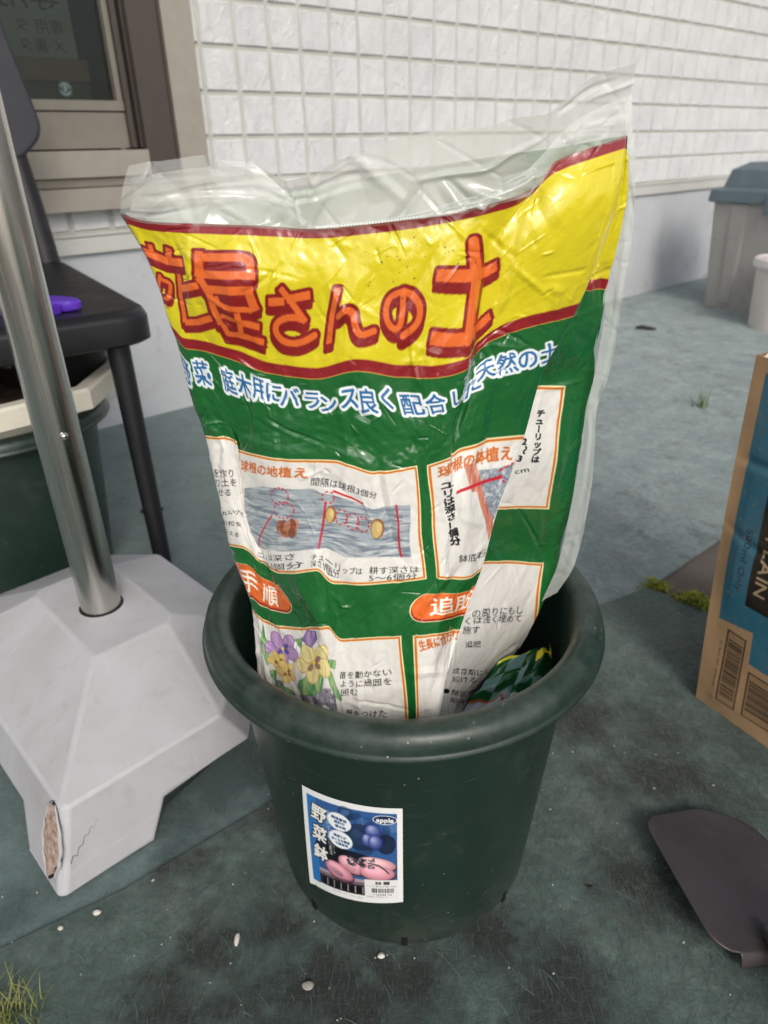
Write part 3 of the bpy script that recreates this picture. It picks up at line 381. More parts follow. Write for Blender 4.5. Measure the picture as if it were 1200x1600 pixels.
# ---- house: tiled wall, foundation, window
HW = (-0.42416787, 2.03892353, 0.0); HA = rad(39.99379)
house = empty("house", "white tiled house wall with grey base and an aluminium window", "house", HW, (0, 0, HA))
T_ = 0.09910744; Z0 = 0.97576181
n = N("tile"); rk = n.noise(30, 10, 0.66, 0.9, n.mapv((1, 1, 0.6), (0.3, 0.7, 0.7))); rk2 = n.noise(75, 7, 0.65, 0.6)
tb = n.mix(n.ramp(n.noise(5, 4), 0.3, 0.7), lin((206, 206, 207)), lin((219, 219, 219)))
TILE = n.set(base=tb, rough=0.62, spec=0.35, normal=n.bump(rk2, 0.45, 0.004, n.bump(rk, 0.8, 0.012)))
n = N("grout"); GROUT = n.set(base=n.mix(n.ramp(n.noise(9, 6), 0.3, 0.7), lin((172, 172, 164)), lin((192, 192, 185))), rough=0.9)
def siding(x0, x1, z0, z1, xw0=None):
    bm = bmesh.new(); g = 0.0046; dp = 0.006
    i0, i1 = math.floor(x0 / T_), math.ceil(x1 / T_); j0, j1 = math.floor((z0 - Z0) / T_), math.ceil((z1 - Z0) / T_)
    for i in range(i0, i1):
        for j in range(j0, j1):
            a, b = max(x0, i * T_ + g), min(x1, (i + 1) * T_ - g); c, d = max(z0, Z0 + j * T_ + g), min(z1, Z0 + (j + 1) * T_ - g)
            if b - a < 0.006 or d - c < 0.006: continue
            e = 0.0035; q = random.uniform(-0.0012, 0.0012)
            o = [bm.verts.new(p) for p in ((a, 0, c), (b, 0, c), (b, 0, d), (a, 0, d))]
            t = [bm.verts.new(p) for p in ((a + e, -dp + q, c + e), (b - e, -dp - q, c + e), (b - e, -dp + q, d - e), (a + e, -dp - q, d - e))]
            bm.faces.new(t)
            for k in range(4): bm.faces.new((o[k], o[(k + 1) % 4], t[(k + 1) % 4], t[k]))
    return bm
bm = siding(-0.03, 6.6, 0.485, 2.65)
s_ = siding(-2.6, -0.03, 0.478, 0.535); me_ = bpy.data.meshes.new("tmp"); s_.to_mesh(me_); s_.free(); bm.from_mesh(me_)
s_ = siding(-2.6, -0.03, 2.1, 2.65); s_.to_mesh(me_); s_.free(); bm.from_mesh(me_); bpy.data.meshes.remove(me_)
from_bm("siding", bm, TILE, house, smooth=False)
bm = box_bm(-0.03, 6.6, 0.0005, 0.12, 0.44, 2.65); box_bm(-2.6, -0.0305, 0.0005, 0.12, 0.44, 0.56, bm); box_bm(-2.6, -0.0305, 0.0005, 0.12, 2.08, 2.65, bm)
from_bm("backing_wall", bm, GROUT, house, smooth=False)
TRIM = simple("trim", (150, 150, 148), 0.45, 0.5, 0.3, 8, 0.06)
TRIML = simple("trim pale", (190, 189, 184), 0.5, 0.5, 0.0, 8, 0.06)
bm = box_bm(-2.6, 6.6, -0.016, 0.0002, 0.435, 0.474); box_bm(-2.6, 6.6, -0.021, 0.0002, 0.4745, 0.4805, bm)
bevel(bm, 0.0015); from_bm("flashing_strip", bm, TRIML, house)
BASE = simple("foundation", (184, 186, 190), 0.85, 0.25, 0, 5, 0.07, 60, 0.25, dirt=((150, 144, 136), 0.56, 0.78, 7))
box("foundation", (-2.6, 6.6, -0.0015, 0.12, -0.009, 0.436), BASE, house, 0)

BEIGE = simple("aluminium beige", (164, 157, 146), 0.38, 0.5, 0.35, 30, 0.05, 200, 0.05)
TAUPE = simple("aluminium taupe", (84, 76, 70), 0.36, 0.5, 0.4, 30, 0.05, 200, 0.05)
GREYR = simple("aluminium rail", (134, 128, 118), 0.4, 0.5, 0.35, 30, 0.05, 200, 0.05)
DARKG = simple("gasket", (24, 23, 23), 0.6, 0.3)
window = bpy.data.objects.new("window", None); C.objects.link(window); window.parent = house
WL = -2.0
for xa, xb in ((-0.104, -0.028), (-2.1, WL)):
    bm = box_bm(xa, xb, -0.030, 0.10, 0.5785, 2.08); bevel(bm, 0.002); from_bm("casing", bm, BEIGE, window)
bm = box_bm(-0.113, -0.1045, -0.010, 0.10, 0.60, 2.07); box_bm(-0.199, -0.193, 0.004, 0.09, 0.66, 2.07, bm); from_bm("gasket", bm, DARKG, window, smooth=False)
bm = box_bm(-0.186, -0.1135, -0.026, 0.10, 0.598, 2.07); box_bm(-0.192, -0.1865, -0.008, 0.09, 0.66, 2.07, bm); box_bm(-0.211, -0.1995, -0.002, 0.09, 0.66, 2.07, bm); bevel(bm, 0.0015)
from_bm("frame", bm, TAUPE, window)
bm = box_bm(WL, -0.187, -0.034, 0.10, 0.600, 0.655); bevel(bm, 0.003); from_bm("sill", bm, BEIGE, window)
bm = box_bm(WL, -0.105, -0.024, 0.1, 0.580, 0.5975); bevel(bm, 0.002); from_bm("groove_rail", bm, GREYR, window)
bm = box_bm(WL - 0.1, -0.029, -0.052, 0.1, 0.531, 0.578); bevel(bm, 0.004); from_bm("ledge", bm, BEIGE, window)
bm = box_bm(WL, -0.212, 0.012, 0.06, 0.659, 0.733); box_bm(WL, -0.212, 0.008, 0.06, 0.7365, 0.757, bm); box_bm(-0.225, -0.2125, 0.010, 0.06, 0.7575, 2.07, bm); bevel(bm, 0.0015)
from_bm("sash", bm, GREYR, window)
n = N("window glass"); tr = n.t.nodes.new("ShaderNodeBsdfTransparent"); tr.inputs[0].default_value = (0.62, 0.65, 0.62, 1)
gl = n.t.nodes.new("ShaderNodeBsdfGlossy"); gl.inputs["Roughness"].default_value = 0.02; gl.inputs["Color"].default_value = (0.62, 0.66, 0.65, 1)
fr = n.t.nodes.new("ShaderNodeFresnel"); fr.inputs[0].default_value = 1.5; mx = n.t.nodes.new("ShaderNodeMixShader")
n.link(fr.outputs[0], mx.inputs[0]); n.link(tr.outputs[0], mx.inputs[1]); n.link(gl.outputs[0], mx.inputs[2]); n.link(mx.outputs[0], n.out.inputs[0]); GLASS = n.m
box("glass_pane", (WL, -0.2255, 0.028, 0.033, 0.757, 2.07), GLASS, window, 0)
def letters(name, runs, m, parent=None, depth=0.0006):
    """flat printed letters standing a hair off a face: runs of (text, origin, x axis, y axis)"""
    bm = bmesh.new()
    for st, o, ex, ey in runs:
        o, ex, ey = Vector(o), Vector(ex), Vector(ey); k = 0.0
        for ch in st:
            for t in glyph(ch):
                vs = [bm.verts.new(o + ex * (k + p[0]) + ey * p[1]) for p in t]
                bm.faces.new(vs)
            k += adv(ch)
    me = bpy.data.meshes.new(name); bm.to_mesh(me); bm.free(); return link_mesh(name, me, m, parent)
INK = N("ink").set(base=lin((34, 34, 36)), rough=0.6)
# sticker on the pane
bm = loft_bm([[(x, 0.0272, z) for x, _, z in [(-0.334 + 0.0165 * math.cos(a), 0, 0.779 + 0.0165 * math.sin(a)) for a in np.linspace(0, 2 * math.pi, 32, endpoint=False)]], [(x, 0.0279, z) for x, z in [(-0.334 + 0.0165 * math.cos(a), 0.779 + 0.0165 * math.sin(a)) for a in np.linspace(0, 2 * math.pi, 32, endpoint=False)]]])
stk = from_bm("sticker", bm, simple("sticker dark", (40, 58, 58), 0.5), window, smooth=False); tag(stk, "round dark sticker at the bottom of the pane")
bm = bmesh.new()
for a0, a1, r0, r1 in ((0.2, 2.7, 0.009, 0.0125), (3.5, 5.9, 0.009, 0.0125)):
    pv = None
    for a in np.linspace(a0, a1, 14):
        q = [bm.verts.new((-0.334 + r * math.cos(a), 0.0268, 0.779 + r * math.sin(a))) for r in (r0, r1)]
        if pv: bm.faces.new((pv[0], pv[1], q[1], q[0]))
        pv = q
bmesh.ops.translate(bm, vec=(0, 0, 0), verts=bm.verts)
for x0, x1, z0, z1 in ((-0.3365, -0.3315, 0.773, 0.788), (-0.340, -0.328, 0.780, 0.7825)):
    bm.faces.new([bm.verts.new(p) for p in ((x0, 0.0268, z0), (x1, 0.0268, z0), (x1, 0.0268, z1), (x0, 0.0268, z1))])
from_bm("sticker_mark", bm, simple("sticker white", (112, 122, 120), 0.5), stk, smooth=False)
# dim room and the things just behind the pane
ROOM = simple("room wall", (58, 60, 56), 0.9, 0.2)
bm = box_bm(WL, -0.2, 0.1002, 1.4, 0.56, 2.07); bmesh.ops.delete(bm, geom=[f for f in bm.faces if abs(f.calc_center_median().y - 0.1002) < 1e-4], context='FACES')
bmesh.ops.reverse_faces(bm, faces=bm.faces); me = bpy.data.meshes.new("room"); bm.to_mesh(me); bm.free(); link_mesh("room", me, ROOM, house)
def hloc(x, y, z): c_, s__ = math.cos(HA), math.sin(HA); return (HW[0] + x * c_ - y * s__, HW[1] + x * s__ + y * c_, z)
carton = empty("carton", "pale printed carton standing behind the window pane", "carton", hloc(-0.37, 0.10, 0.845), (0, 0, HA))
PALE = simple("pale card", (150, 154, 146), 0.8, 0.2)
box("body", (-0.13, 0.105, 0.0, 0.16, 0.0, 0.42), PALE, carton, 0.003)
letters("lettering", [("メ 裏タ", (0.085, -0.0008, 0.012), (-0.032, 0, 0), (0, 0, 0.03)), ("専用 タ", (0.085, -0.0008, 0.048), (-0.032, 0, 0), (0, 0, 0.03)), ("専用", (0.09, -0.0008, 0.095), (-0.07, 0, 0), (0, 0, 0.06))], INK, carton)
tag(box("shelf_board", (-0.26, 0.125, 0.0, 0.2, -0.045, -0.0005), simple("board brown", (132, 106, 86), 0.7, 0.3), None, 0.003), "brown board carrying a pale carton behind the window", "board"); bpy.data.objects["shelf_board"].location = hloc(-0.37, 0.10, 0.845); bpy.data.objects["shelf_board"].rotation_euler = (0, 0, HA)
o = box("storage_chest", (-0.26, 0.125, 0.01, 0.2, -0.245, -0.046), simple("chest olive", (92, 90, 72), 0.7, 0.3), None, 0.004); o.location = hloc(-0.37, 0.10, 0.845); o.rotation_euler = (0, 0, HA)
tag(o, "olive chest under the brown board behind the window", "chest")

# ================================================================ THE POT AND ITS LABEL
PX, PY = 0.014, 0.508
n = N("pot plastic"); d1 = n.noise(5, 7, 0.6, 0.4); d2 = n.noise(22, 7, 0.65, 0.8)
pc_ = n.mix(n.ramp(d1, 0.35, 0.7, 0, 0.6), lin((25, 42, 34)), lin((34, 53, 45)))
pc_ = n.mix(n.ramp(d2, 0.58, 0.8, 0, 0.22), pc_, lin((86, 96, 88)))
sp1 = n.math('MULTIPLY', n.ramp(n.voro(120), 0.03, 0.12, 1, 0), n.ramp(n.noise(14, 4), 0.52, 0.62))
pc_ = n.mix(n.math('MULTIPLY', sp1, 0.8), pc_, lin((176, 178, 168)))
scr = n.ramp(n.noise(1.0, 4, 0.6, 0.3, n.mapv((30, 30, 420))), 0.62, 0.75, 0, 0.25); pc_ = n.mix(scr, pc_, lin((92, 102, 94)))
xs = n.t.nodes.new('ShaderNodeSeparateXYZ'); n.link(n.co(), xs.inputs[0])      # soil splashed low on the wall, dust on the rim
pc_ = n.mix(n.math('MULTIPLY', n.ramp(xs.outputs[2], 0.085, 0.0, 0, 0.7), n.ramp(n.noise(26, 10, 0.7), 0.4, 0.7)), pc_, lin((72, 74, 66)))
pc_ = n.mix(n.math('MULTIPLY', n.ramp(xs.outputs[2], 0.275, 0.30, 0, 0.5), n.ramp(n.noise(20, 10, 0.7), 0.42, 0.7)), pc_, lin((92, 102, 96)))
POT = n.set(base=pc_, rough=n.ramp(d2, 0.3, 0.7, 0.30, 0.46), spec=0.5, normal=n.bump(n.noise(260, 3), 0.12, 0.001))
def plant_pot(name, label, loc, group=None):
    t = empty(name, label, "plant pot", loc, (0, 0, 0), group)
    prof = [(0.0, 0.006), (0.118, 0.006), (0.120, 0.0), (0.1255, 0.0), (0.1268, 0.004), (0.1275, 0.012), (0.1500, 0.268), (0.1515, 0.2800), (0.1560, 0.2840), (0.1650, 0.2836), (0.1690, 0.2826), (0.1726, 0.2822), (0.1736, 0.2832), (0.1736, 0.2852), (0.1722, 0.2868), (0.1714, 0.2882), (0.1716, 0.2905), (0.1703, 0.2960), (0.1675, 0.3005), (0.1630, 0.3032), (0.1580, 0.3042), (0.1530, 0.3030), (0.1492, 0.3000), (0.1472, 0.2950), (0.1462, 0.2880), (0.1452, 0.270), (0.1225, 0.014), (0.118, 0.010), (0.0, 0.010)]
    bm = bmesh.new(); rings = []; nseg = 128
    for r, z in prof:
        rings.append([bm.verts.new((0, 0, z))] if r == 0 else [bm.verts.new(p) for p in ring(0, 0, z, r, nseg)])
    for a, b in zip(rings, rings[1:]):
        for i in range(nseg):
            k = (i + 1) % nseg
            if len(a) == 1: bm.faces.new((a[0], b[k], b[i]))
            elif len(b) == 1: bm.faces.new((a[i], a[k], b[0]))
            else: bm.faces.new((a[i], a[k], b[k], b[i]))
    from_bm("body", bm, POT, t, True, 50)
    for ang in (-135, -92, -43, 0, 45, 90, 135, 180):
        a = rad(ang); bm = box_bm(-0.002, 0.0018, -0.0028, 0.0028, 0.0008, 0.0135); bevel(bm, 0.0008)
        o = from_bm("drain_slot", bm, DARKG, t); o.location = (0.1260 * math.cos(a), 0.1260 * math.sin(a), 0.0); o.rotation_euler = (0, 0, a)
    return t
pot = plant_pot("plant_pot", "dark green round plastic pot with rolled rim holding the soil bag", (PX, PY, 0.0))
# label: drawn flat (0..100 x 0..118), wrapped on the pot wall
S = Sheet(0, 0, 100, 118, 8, (236, 236, 234))
W_ = (240, 238, 234)
S.rect(5, 6, 95, 87, (70, 122, 176)); S.rect(5, 6, 95, 110, (58, 110, 168)) if False else None
S.rect(5, 6, 95, 88, (52, 92, 150)); S.rect(5, 6, 15, 110, (46, 118, 186)); S.rect(15, 88, 64, 108, (170, 150, 160))
rg = np.random.default_rng(3)
for k in range(26): S.ell((rg.uniform(20, 92), rg.uniform(8, 52)), rg.uniform(3, 11), rg.uniform(2, 7), [(86, 132, 190), (34, 60, 110), (20, 28, 48), (120, 160, 205)][k % 4], 0.35, rg.uniform(0, 3))
S.ell((62, 36), 24, 15, (20, 28, 44), 0.55); S.ell((30, 60), 18, 12, (16, 18, 30), 0.8); S.ell((85, 42), 9, 12, (22, 28, 52), 0.8); S.ell((45, 66), 32, 12, (14, 16, 24), 0.85)
for c, r1, r2 in (((73, 27), 8, 8), ((68, 38), 6, 8), ((75, 40), 7, 9)):
    for q in range(6): S.ell((c[0] - q * 0.4, c[1] - q * 0.6), r1 * (1 - q * 0.15), r2 * (1 - q * 0.15), (48 + 22 * q, 60 + 22 * q, 128 + 17 * q), 0.9)
def tuber(c, a, b, th, base=(206, 140, 150)):
    S.ell((c[0] + 0.8, c[1] + 1.6), a * 1.03, b * 1.05, (70, 42, 56), 0.9, th)
    for q in range(8):
        f = q / 7; S.ell((c[0] - f * 3, c[1] - f * b * 0.45), a * (1 - 0.55 * f), b * (1 - 0.65 * f), tuple(min(255, x + 60 * f) for x in base), 0.8, th)
tuber((76, 67), 18, 8.5, 0.18, (206, 150, 154)); tuber((52, 72), 15, 9.5, 0.45); tuber((76, 78), 17, 9.5, 0.12, (206, 136, 150)); tuber((38, 84), 16, 10, 0.5, (196, 126, 140))
for k in range(60): S.ell((rg.uniform(48, 74), rg.uniform(61, 72)), rg.uniform(0.8, 2.6), rg.uniform(0.5, 1.5), [(40, 48, 58), (84, 96, 110), (24, 26, 34)][k % 3], 0.8, rg.uniform(0, 3))
S.stroke([(70, 66), (78, 68), (84, 74), (87, 78)], 1.6, (50, 62, 74)); [S.ell((35 + 1.5 * q, 85 + q), 9 - 2 * q, 4.5 - q, (96, 72, 96), 0.18, 0.45) for q in range(4)]; S.ell((50, 76), 6, 5, (110, 70, 88), 0.15)
S.rect(15, 92, 64, 97, (60, 40, 52), 0.5); S.rect(15, 96, 64, 109, (44, 34, 44))
for k in range(6): S.rect(18 + 7.6 * k, 98, 23.5 + 7.6 * k, 107, (16, 14, 18)); S.rect(24 + 7.6 * k, 98, 24.8 + 7.6 * k, 107, (190, 180, 184))
for c, h1 in (((40, 24), 9.5), ((41, 44), 10)):
    S.ell(c, 12.5, h1, (236, 240, 242), 1, 0.25); S.ell(c, 11.9, h1 - 0.6, (120, 160, 200), 0.25, 0.25); S.ell(c, 11.4, h1 - 1, (240, 243, 244), 1, 0.25)
S.text("環境重視", (32, 19.5), (48, 22), 3.4, (38, 70, 120), 0.15); S.text("設計の", (35, 24), (46, 25.5), 3.4, (38, 70, 120), 0.15); S.text("植木鉢", (36, 28.5), (47, 30), 3.4, (38, 70, 120), 0.15)
S.text("根張りが", (34, 39.5), (47, 41.5), 3.4, (38, 70, 120), 0.15); S.text("良くなる構造", (31.5, 44), (50.5, 46), 3.4, (38, 70, 120), 0.15); S.text("で通気性", (35, 48.5), (49, 50), 3.4, (38, 70, 120), 0.15)
for ch, y in (("野", 19), ("菜", 42), ("鉢", 65)):
    S.text(ch, (9.5, y + 2.5), (26.5, y + 5), 19, W_, 0.55, (1.1, (22, 24, 34)))
S.text("やさいづくりに最適", (27.5, 14), (30.5, 66), 3.6, W_, 0.1, None, True); S.text("トマト・ナス・芋", (32, 34), (34.2, 64), 3.2, W_, 0.1, None, True)
S.ell((84, 13.5), 11.2, 5.2, W_); S.ell((84, 13.5), 10.4, 4.5, (24, 40, 84)); S.text("apple", (76.2, 13.2), (92.2, 13.6), 7.0, W_, 0.35)
S.rect(95, 5, 100, 113, (240, 238, 234)); S.rect(64, 87, 96, 113, (234, 232, 230)); S.text("33 型", (74, 91), (88, 91), 4.2, (30, 30, 32), 0.3); S.text("サイズ 直径33×高さ28.5", (66, 95.5), (94, 95.5), 2.2, (90, 90, 92))
x = 71.0
while x < 91: wd = rg.choice((0.45, 0.8, 1.2)); S.rect(x, 98, x + wd, 104, (34, 34, 36)); x += wd + rg.choice((0.5, 0.8, 1.1))
S.text("4 905980 133", (72, 106.6), (90, 106.6), 2.6, (40, 40, 42)); S.text("材質ポリプロピレン", (66, 109.5), (86, 109.5), 1.9, (110, 110, 112)); S.text("直射日光の当たる場所で使用", (30, 112), (62, 112.6), 1.8, (150, 150, 150))
S.blur(0.9)
gy, gx = np.meshgrid(np.linspace(0, 1, 200), np.linspace(0, 1, 170), indexing='ij')
A0 = np.radians((1 - gy) * -125.69 + gy * -132.92); A1 = np.radians((1 - gy) * -92.04 + gy * -92.27); AA = A0 * (1 - gx) + A1 * gx
ZZ = (0.2014 * (1 - gx) + 0.2048 * gx) * (1 - gy) + (0.0492 * (1 - gx) + 0.0737 * gx) * gy - 0.006 * np.sin(math.pi * gx) * 0
RR = 0.1275 + (ZZ - 0.012) * (0.0225 / 0.256) + 0.0005 + 0.0012 * np.clip((0.06 - gx) / 0.06, 0, 1) * gy
P = np.stack([RR * np.cos(AA), RR * np.sin(AA), ZZ], -1)
n = N("label print"); LABEL = n.set(base=n.attr("print"), rough=0.42, spec=0.4, normal=n.bump(n.noise(60, 3), 0.1, 0.002))
tag(grid_mesh("label", P, LABEL, pot, S.sample(gx * 100, gy * 118)), "colour printed label with a photo of pink sweet potatoes")
# soil inside the pot
n = N("soil"); SOIL = n.set(base=n.mix(n.noise(60, 8, 0.7), lin((18, 15, 13)), lin((52, 44, 38))), rough=0.95, spec=0.2, normal=n.bump(n.noise(90, 6), 0.9, 0.01))
gy, gx = np.meshgrid(np.linspace(0, 1, 40), np.linspace(0, 2 * math.pi, 73), indexing='ij')
P = np.stack([gy * 0.1295 * np.cos(gx), gy * 0.1295 * np.sin(gx), 0.095 + 0.012 * smooth_noise(gx.shape, 3, 3, 5) * (1 - gy) + (0.115 + 0.014 * smooth_noise(gx.shape, 1.5, 1.5, 6)) * np.exp(-((gy * 0.1295 * np.cos(gx) - 0.085) ** 2 + (gy * 0.1295 * np.sin(gx) - 0.045) ** 2) / 0.0022)], -1)
so = grid_mesh("potting_soil", P, SOIL); so.location = (PX, PY, 0); tag(so, "dark potting soil inside the green pot", "soil")

# ================================================================ THE SOIL BAG
bag = empty("soil_bag", "yellow and green printed plastic bag of potting soil standing in the pot", "bag", (0.0, 0.44, 0.1))
G = np.array(BAG["G"])                       # 11 x 20 control points: paper u, v and place x, y, z
GREEN, YEL, RED, ORG, CRM, LINE, WHT, DK, BLU = (24, 97, 42), (218, 202, 30), (140, 26, 32), (226, 106, 42), (244, 226, 178), (204, 112, 44), (228, 224, 218), (134, 24, 24), (44, 104, 158)
S = Sheet(100, 340, 1000, 1350, 2, GREEN)
S.rect(100, 340, 1000, 348, (206, 214, 206)); S.rect(100, 348, 1000, 562, YEL); S.rect(100, 348, 1000, 365, RED); S.rect(100, 555, 1000, 572, RED); S.rect(100, 572, 1000, 573.4, (196, 150, 60))
def panel(u0, v0, u1, v1):
    S.rect(u0, v0, u1, v1, CRM); S.rect(u0 + 2.2, v0 + 2.2, u1 - 2.2, v1 - 2.2, LINE); S.rect(u0 + 5.2, v0 + 5.2, u1 - 5.2, v1 - 5.2, CRM); S.rect(u0 + 6.2, v0 + 6.2, u1 - 6.2, v1 - 6.2, WHT)
panel(60, 715, 660, 900); panel(676, 715, 945, 900); panel(60, 1000, 632, 1350); panel(648, 1000, 945, 1350)
tn = smooth_noise((1100, 1000), 9, 0.9, 21); tn2 = smooth_noise((1100, 1000), 1.2, 1.2, 22); tn3 = smooth_noise((1100, 1000), 1.0, 6, 23)
def pick(t): return lambda u, v: t[np.clip((v - 300).astype(int), 0, 1099), np.clip((u - 100).astype(int), 0, 999)]
def pencil(pts, base, tones, t):
    S.poly(pts, base)
    for k, (col, lo) in enumerate(tones):
        S.poly(pts, col, 0.75, lambda u, v, t=t, lo=lo, k=k: np.clip((pick(t)(u + 13 * k, v + 7 * k) - lo) * 1.6, 0, 1))
soft = lambda p: [tuple(q) for q in pchip(np.array(list(p) + [p[0]], float), np.linspace(0, len(p), 40))]
I_ = BAG["ill"]; SO = [((120, 130, 140), 0.2), ((206, 208, 206), 0.5), ((98, 112, 128), 0.9)]
pencil(I_["soil1"], (164, 172, 178), SO, tn); pencil(I_["soil2"], (150, 158, 168), SO, tn2)
for nm in ("pot2a", "pot2b"): pencil(I_[nm], (206, 132, 112), [((176, 96, 82), 0.3), ((228, 172, 150), 0.4)], tn3)
for (c, rx, ry, k) in I_["bulb"]:
    if k == 0:
        for q in range(16): S.ell((c[0] + rg.uniform(-16, 16), c[1] + rg.uniform(-8, 8)), 6, 9, [(122, 72, 52), (196, 130, 104), (160, 92, 70)][q % 3], 0.75, rg.uniform(-0.6, 0.6))
    else: S.ell(c, rx, ry, (150, 98, 62)); S.ell((c[0] - 1, c[1] + 1), rx - 2.2, ry - 2.5, (206, 176, 112)); S.ell((c[0] + 2, c[1] - 2), rx * 0.4, ry * 0.5, (226, 200, 140), 0.8)
RL = (196, 34, 52)
for p in I_["red1"]: S.stroke(p, 3.0, RL, False)
S.stroke(I_["red2"], 4.2, RL, False); S.stroke(I_["dash2"], 2.4, RL, dash=9)
for c, rx, ry in I_["dash"]: t = np.linspace(0, 2 * math.pi, 40); S.stroke(np.stack([c[0] + rx * np.cos(t), c[1] + ry * np.sin(t)], 1), 1.9, RL, dash=7.5)
for p in I_["stone"]: pencil(p, (150, 146, 158), [((104, 100, 120), 0.3), ((186, 180, 186), 0.6)], tn2)
for p in map(soft, I_["leaf"]): pencil(p, (140, 178, 122), [((70, 136, 92), 0.2), ((196, 206, 140), 0.6)], tn3); S.stroke(p + p[:1], 1.0, (84, 140, 92))
for c, r, k in I_["fl"]:
    r *= 1.22
    ca, cb, cc = [((198, 162, 204), (138, 98, 164), (84, 84, 156)), ((236, 222, 158), (206, 174, 104), (140, 104, 98)), ((232, 208, 134), (196, 154, 84), (144, 96, 80)), ((226, 190, 104), (184, 130, 60), (124, 70, 58))][0 if k == 0 else k if k < 3 else 2]
    for a in range(5):
        th = a * 1.2566 - 0.9; q = (c[0] + r * 0.62 * math.cos(th) * (1.35 if k < 2 else 1), c[1] + r * 0.62 * math.sin(th)); S.ell(q, r * 0.62, r * 0.5, cb, 0.9, th); S.ell(q, r * 0.55, r * 0.43, ca, 0.95, th)
        for e in range(5): t2 = th + (e - 2) * 0.22; S.stroke([(c[0] + r * 0.3 * math.cos(t2), c[1] + r * 0.3 * math.sin(t2)), (c[0] + r * 1.0 * math.cos(t2), c[1] + r * 0.95 * math.sin(t2))], 0.8, cb, al=0.6)
    for a in (-0.6, 0.5, 2.2): S.ell((c[0] + r * 0.36 * math.cos(a), c[1] + r * 0.36 * math.sin(a)), r * 0.24, r * 0.17, cc, 0.85, a)
    S.ell(c, r * 0.12, r * 0.12, (236, 206, 80))
pencil(I_["tulip"], (160, 128, 180), [((112, 76, 146), 0.1), ((200, 180, 208), 0.6)], tn3); S.stroke(I_["tulip"] + I_["tulip"][:1], 1.2, (116, 74, 140))
# orange capsules
def capsule(u0, u1, v, h):
    for g, col, dv in ((h / 2 + 3, CRM, 3), (h / 2 + 1, (150, 34, 22), 4), (h / 2, ORG, 0)):
        S.stroke([(u0 + h / 2, v + dv * 0.7), (u1 - h / 2, v + dv * 0.7)], g * 2, col)
capsule(230, 436, 950, 46); capsule(642, 775, 950, 46)
S.text("手", (312, 952), (350, 952), 38, (250, 240, 226), 0.8); S.text("順", (356, 952), (392, 952), 38, (250, 240, 226), 0.8); S.text("追肥", (670, 950), (750, 950), 36, (250, 240, 226), 0.8)
# title
def chaikin(p):
    p = np.array(p, float)
    for _ in range(3 if len(p) >= 5 else 0):
        q = np.stack([p[:-1] * 0.75 + p[1:] * 0.25, p[:-1] * 0.25 + p[1:] * 0.75], 1).reshape(-1, 2); p = np.concatenate([p[:1], q, p[-1:]])
    return [tuple(q) for q in p]
tt = [(chaikin(p), wd) for p, wd in BAG["title"]]
allp = S.px(np.concatenate([np.array(p) for p, _ in tt])); wn = S.win(allp, 60)
om = np.zeros((wn[3] - wn[1], wn[2] - wn[0]), np.float32)
for p, wd in tt: om = np.maximum(om, S.smask(p, wd, False, wn))
ex = S.dil(om, 10); low = np.zeros_like(ex); b6 = S.dil(om, 8); low[20:] = b6[:-20]; mid = np.zeros_like(ex); mid[10:] = b6[:-10]
S.put(wn, np.maximum.reduce([ex, low, mid]), DK)
for p, wd in tt:                                   # torn brush ends
    a, b = np.array(p[-2], float), np.array(p[-1], float); d = (b - a) / (np.hypot(*(b - a)) + 1e-6); nn = np.array([-d[1], d[0]])
    if wd < 9: continue
    for q in (-0.6, 0.5):
        c0 = b + nn * q * (wd / 2 + 4) + (0, 4); wq = wd * 0.26 + 1
        S.poly([tuple(c0 - nn * wq), tuple(c0 + nn * wq), tuple(c0 + nn * rg.uniform(-2, 2) + d * rg.uniform(5, 9))], DK)
S.put(wn, om, ORG)
for ch, (u, v) in BAG["subt"]:
    hw = 16.5
    S.text(ch, (u - hw, v), (u + hw, v), 36, BLU, 0.9, (4.0, (234, 238, 240)))
CL = {'k': (28, 27, 28), 'o': (206, 108, 48)}
for st, a, b, h, c in BAG["TX"]: S.text(st, a, b, h, CL[c], 0.5 if c == 'o' else 0.42)
for st, a, b, h in BAG["VT"]: S.text(st, a, b, h, CL['k'], 0.5, None, True)
for k in range(26):                                  # soil crumbs stuck to the film
    c = (rg.normal(655, 38), rg.normal(418, 16)) if k < 18 else (rg.uniform(560, 700), rg.uniform(380, 480)); S.ell(c, rg.uniform(0.6, 2.2), rg.uniform(0.4, 1.0), (40, 34, 24), 0.9, rg.uniform(0, 3))
S.blur(0.62)
# wrap: columns follow the film across its folds, rows run down
seg = np.array([14, 14, 30, 56, 50, 56, 68, 70, 72, 72, 46, 38, 34, 34, 48, 16, 16, 130, 40]); js = np.concatenate([np.linspace(i, i + 1, k, endpoint=False) for i, k in enumerate(seg)] + [[19.0]])
B = pchip(pchip(G.transpose(1, 0, 2), js).transpose(1, 0, 2), np.linspace(0, 10, 860))
UU, VV, P = B[..., 0], B[..., 1], B[..., 2:].copy()
for _ in range(4): P[:, 1:-1] = 0.25 * P[:, :-2] + 0.5 * P[:, 1:-1] + 0.25 * P[:, 2:]
h = creases(UU, VV, 150, rng, A=(0.0003, 0.0013)) + creases(UU, VV, 60, rng, (60, 240), (9, 22), (0.0007, 0.0022), (1.5, 0.4)) + creases(UU, VV, 330, rng, (10, 55), (1.8, 4.2), (0.0003, 0.0010)) + 0.0005 * smooth_noise(UU.shape, 17, 20, 3) + 0.00012 * smooth_noise(UU.shape, 4, 5, 4)
falloff = np.clip((js - 1.2) / 1.5, 0.25, 1) * np.where((js > 14.6) & (js < 17.2), 0.15, 1.0)
P += normals(P) * (h * falloff)[..., None]
n = N("printed film"); fine = n.noise(75, 5, 0.6, 1.2); fine2 = n.voro(38, 'DISTANCE_TO_EDGE')
